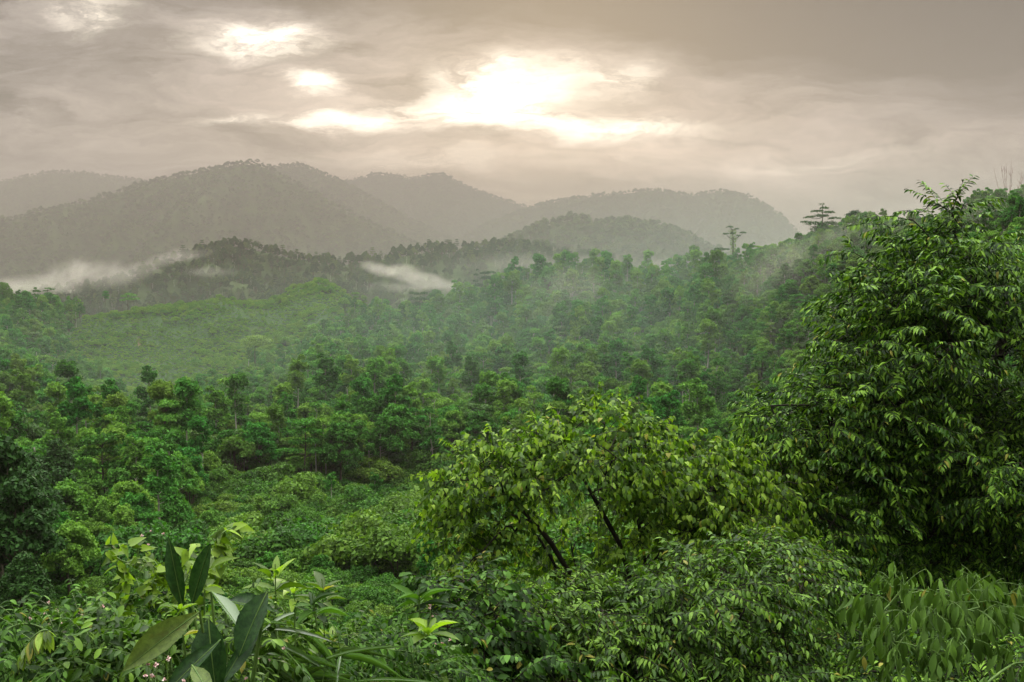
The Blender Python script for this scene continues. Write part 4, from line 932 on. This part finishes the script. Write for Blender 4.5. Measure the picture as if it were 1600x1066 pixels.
low_bush(560, 1035, 4.8, .34, .12, 48, 'spreading weed patch between the glossy blades and the pale stalks', 117)
low_bush(640, 1050, 4.9, .28, .12, 40, 'weedy herb at the foot of the pale stalks', 118, 'herb')
low_bush(290, 1030, 3.5, .2, .12, 34, 'dark herb tucked behind the hanging oval leaf', 119, 'pinnate')
# ------------------------------------------------------------------ drifting mist : small soft clouds in the valley
def mist_mat(dens, sc_, thr):
    m, g = new_mat('mist'); tc = g.n('ShaderNodeTexCoord'); v = tc.outputs['Object']
    ge = g.n('ShaderNodeNewGeometry')
    n = g.noise(ge.outputs['Position'], sc_, 5, .6, 1.2)
    ln = g.n('ShaderNodeVectorMath', {0: v}, operation='LENGTH').outputs['Value']
    edge_ = g.smooth(ln, 1.0, .75)
    fall = g.smooth(g.m('ADD', ln, g.m('MULTIPLY', g.m('SUBTRACT', n.outputs[0], .5), 2.2)), .9, .1)
    d = g.m('MULTIPLY', g.m('MULTIPLY', fall, edge_), dens)
    pv = g.n('ShaderNodeVolumePrincipled', {'Color': c4(.98, .90, .82), 'Density': d, 'Anisotropy': .3}); ou = g.n('ShaderNodeOutputMaterial'); g.link(ou, 1, pv.outputs[0]); return m
def ico_mesh(name, mat):
    import bmesh
    bm = bmesh.new(); bmesh.ops.create_icosphere(bm, subdivisions=3, radius=1); me = bpy.data.meshes.new(name); bm.to_mesh(me); bm.free(); me.materials.append(mat); return me
def mist(px_, py_, y, wpx, hpx, depth, dens, nsc, thr=.35, tilt=0):
    o = obj('mist', ico_mesh('mist', mist_mat(dens, nsc, thr))); k = y / F
    o.location = P(px_, py_, y); o.scale = (wpx * k, depth, hpx * k); o.rotation_euler = (0, -tilt, 0); tag(o, kind='stuff'); return o
for a_ in [(30, 448, 950, 110, 24, 40, .010, .030, .1), (125, 428, 960, 80, 34, 40, .010, .034, .15), (195, 432, 960, 70, 22, 40, .007, .034, .3), (270, 402, 1000, 80, 15, 35, .007, .03, .2), (330, 425, 1000, 60, 12, 30, .004, .03, 0),
           (590, 420, 900, 40, 13, 30, .014, .04, -.3), (632, 428, 910, 46, 19, 30, .013, .04, -.15), (680, 442, 900, 60, 17, 35, .011, .045, -.2), (640, 448, 880, 90, 13, 35, .006, .04, 0), (730, 456, 820, 70, 16, 40, .005, .03, 0),
           (1250, 410, 258, 150, 70, 20, .009, .05, .4), (1330, 375, 250, 120, 50, 20, .007, .05, .3), (1560, 330, 200, 180, 60, 20, .006, .05, 0),
           (885, 470, 330, 90, 90, 20, .007, .06, 0), (970, 500, 330, 80, 90, 20, .005, .06, 0), (1090, 425, 560, 150, 30, 50, .005, .02, 0), (900, 415, 700, 300, 26, 70, .002, .02, 0)]:
    mist(*a_[:8], tilt=a_[8])
# the thin even veil that fills the bowl of the valley
for loc_, scl_, dn_ in [((120, 330, -15), (230, 170, 55), .0008), ((-45, 240, -26), (190, 95, 34), .00055)]:
    m, g = new_mat('valley_mist'); ln = g.n('ShaderNodeVectorMath', {0: g.n('ShaderNodeTexCoord').outputs['Object']}, operation='LENGTH').outputs['Value']
    pv = g.n('ShaderNodeVolumePrincipled', {'Color': c4(.74, .92, .82), 'Density': g.m('MULTIPLY', g.smooth(ln, 1.0, .35), dn_), 'Anisotropy': .2}); ou = g.n('ShaderNodeOutputMaterial'); g.link(ou, 1, pv.outputs[0])
    o = obj('mist', ico_mesh('mist', m)); o.location = loc_; o.scale = scl_; tag(o, kind='stuff')
#ENDPART2
# ------------------------------------------------------------------ haze: the even, moist air of the valley
m, g = new_mat('haze')
pv = g.n('ShaderNodeVolumePrincipled', {'Color': c4(.34, .300, .278), 'Density': 2.25e-4, 'Anisotropy': .35})
ou = g.n('ShaderNodeOutputMaterial'); g.link(ou, 1, pv.outputs[0])
def box(name, lo, hi, mat):
    v = np.array([(a_, b_, c_) for a_ in (lo[0], hi[0]) for b_ in (lo[1], hi[1]) for c_ in (lo[2], hi[2])], float)
    f = np.array([(0, 1, 3, 2), (4, 6, 7, 5), (0, 4, 5, 1), (2, 3, 7, 6), (0, 2, 6, 4), (1, 5, 7, 3)])
    return quads(name, v, f, [mat])
tag(obj('haze', box('haze', (-9300, -9300, -140), (9300, 9300, 600), m)), kind='stuff')
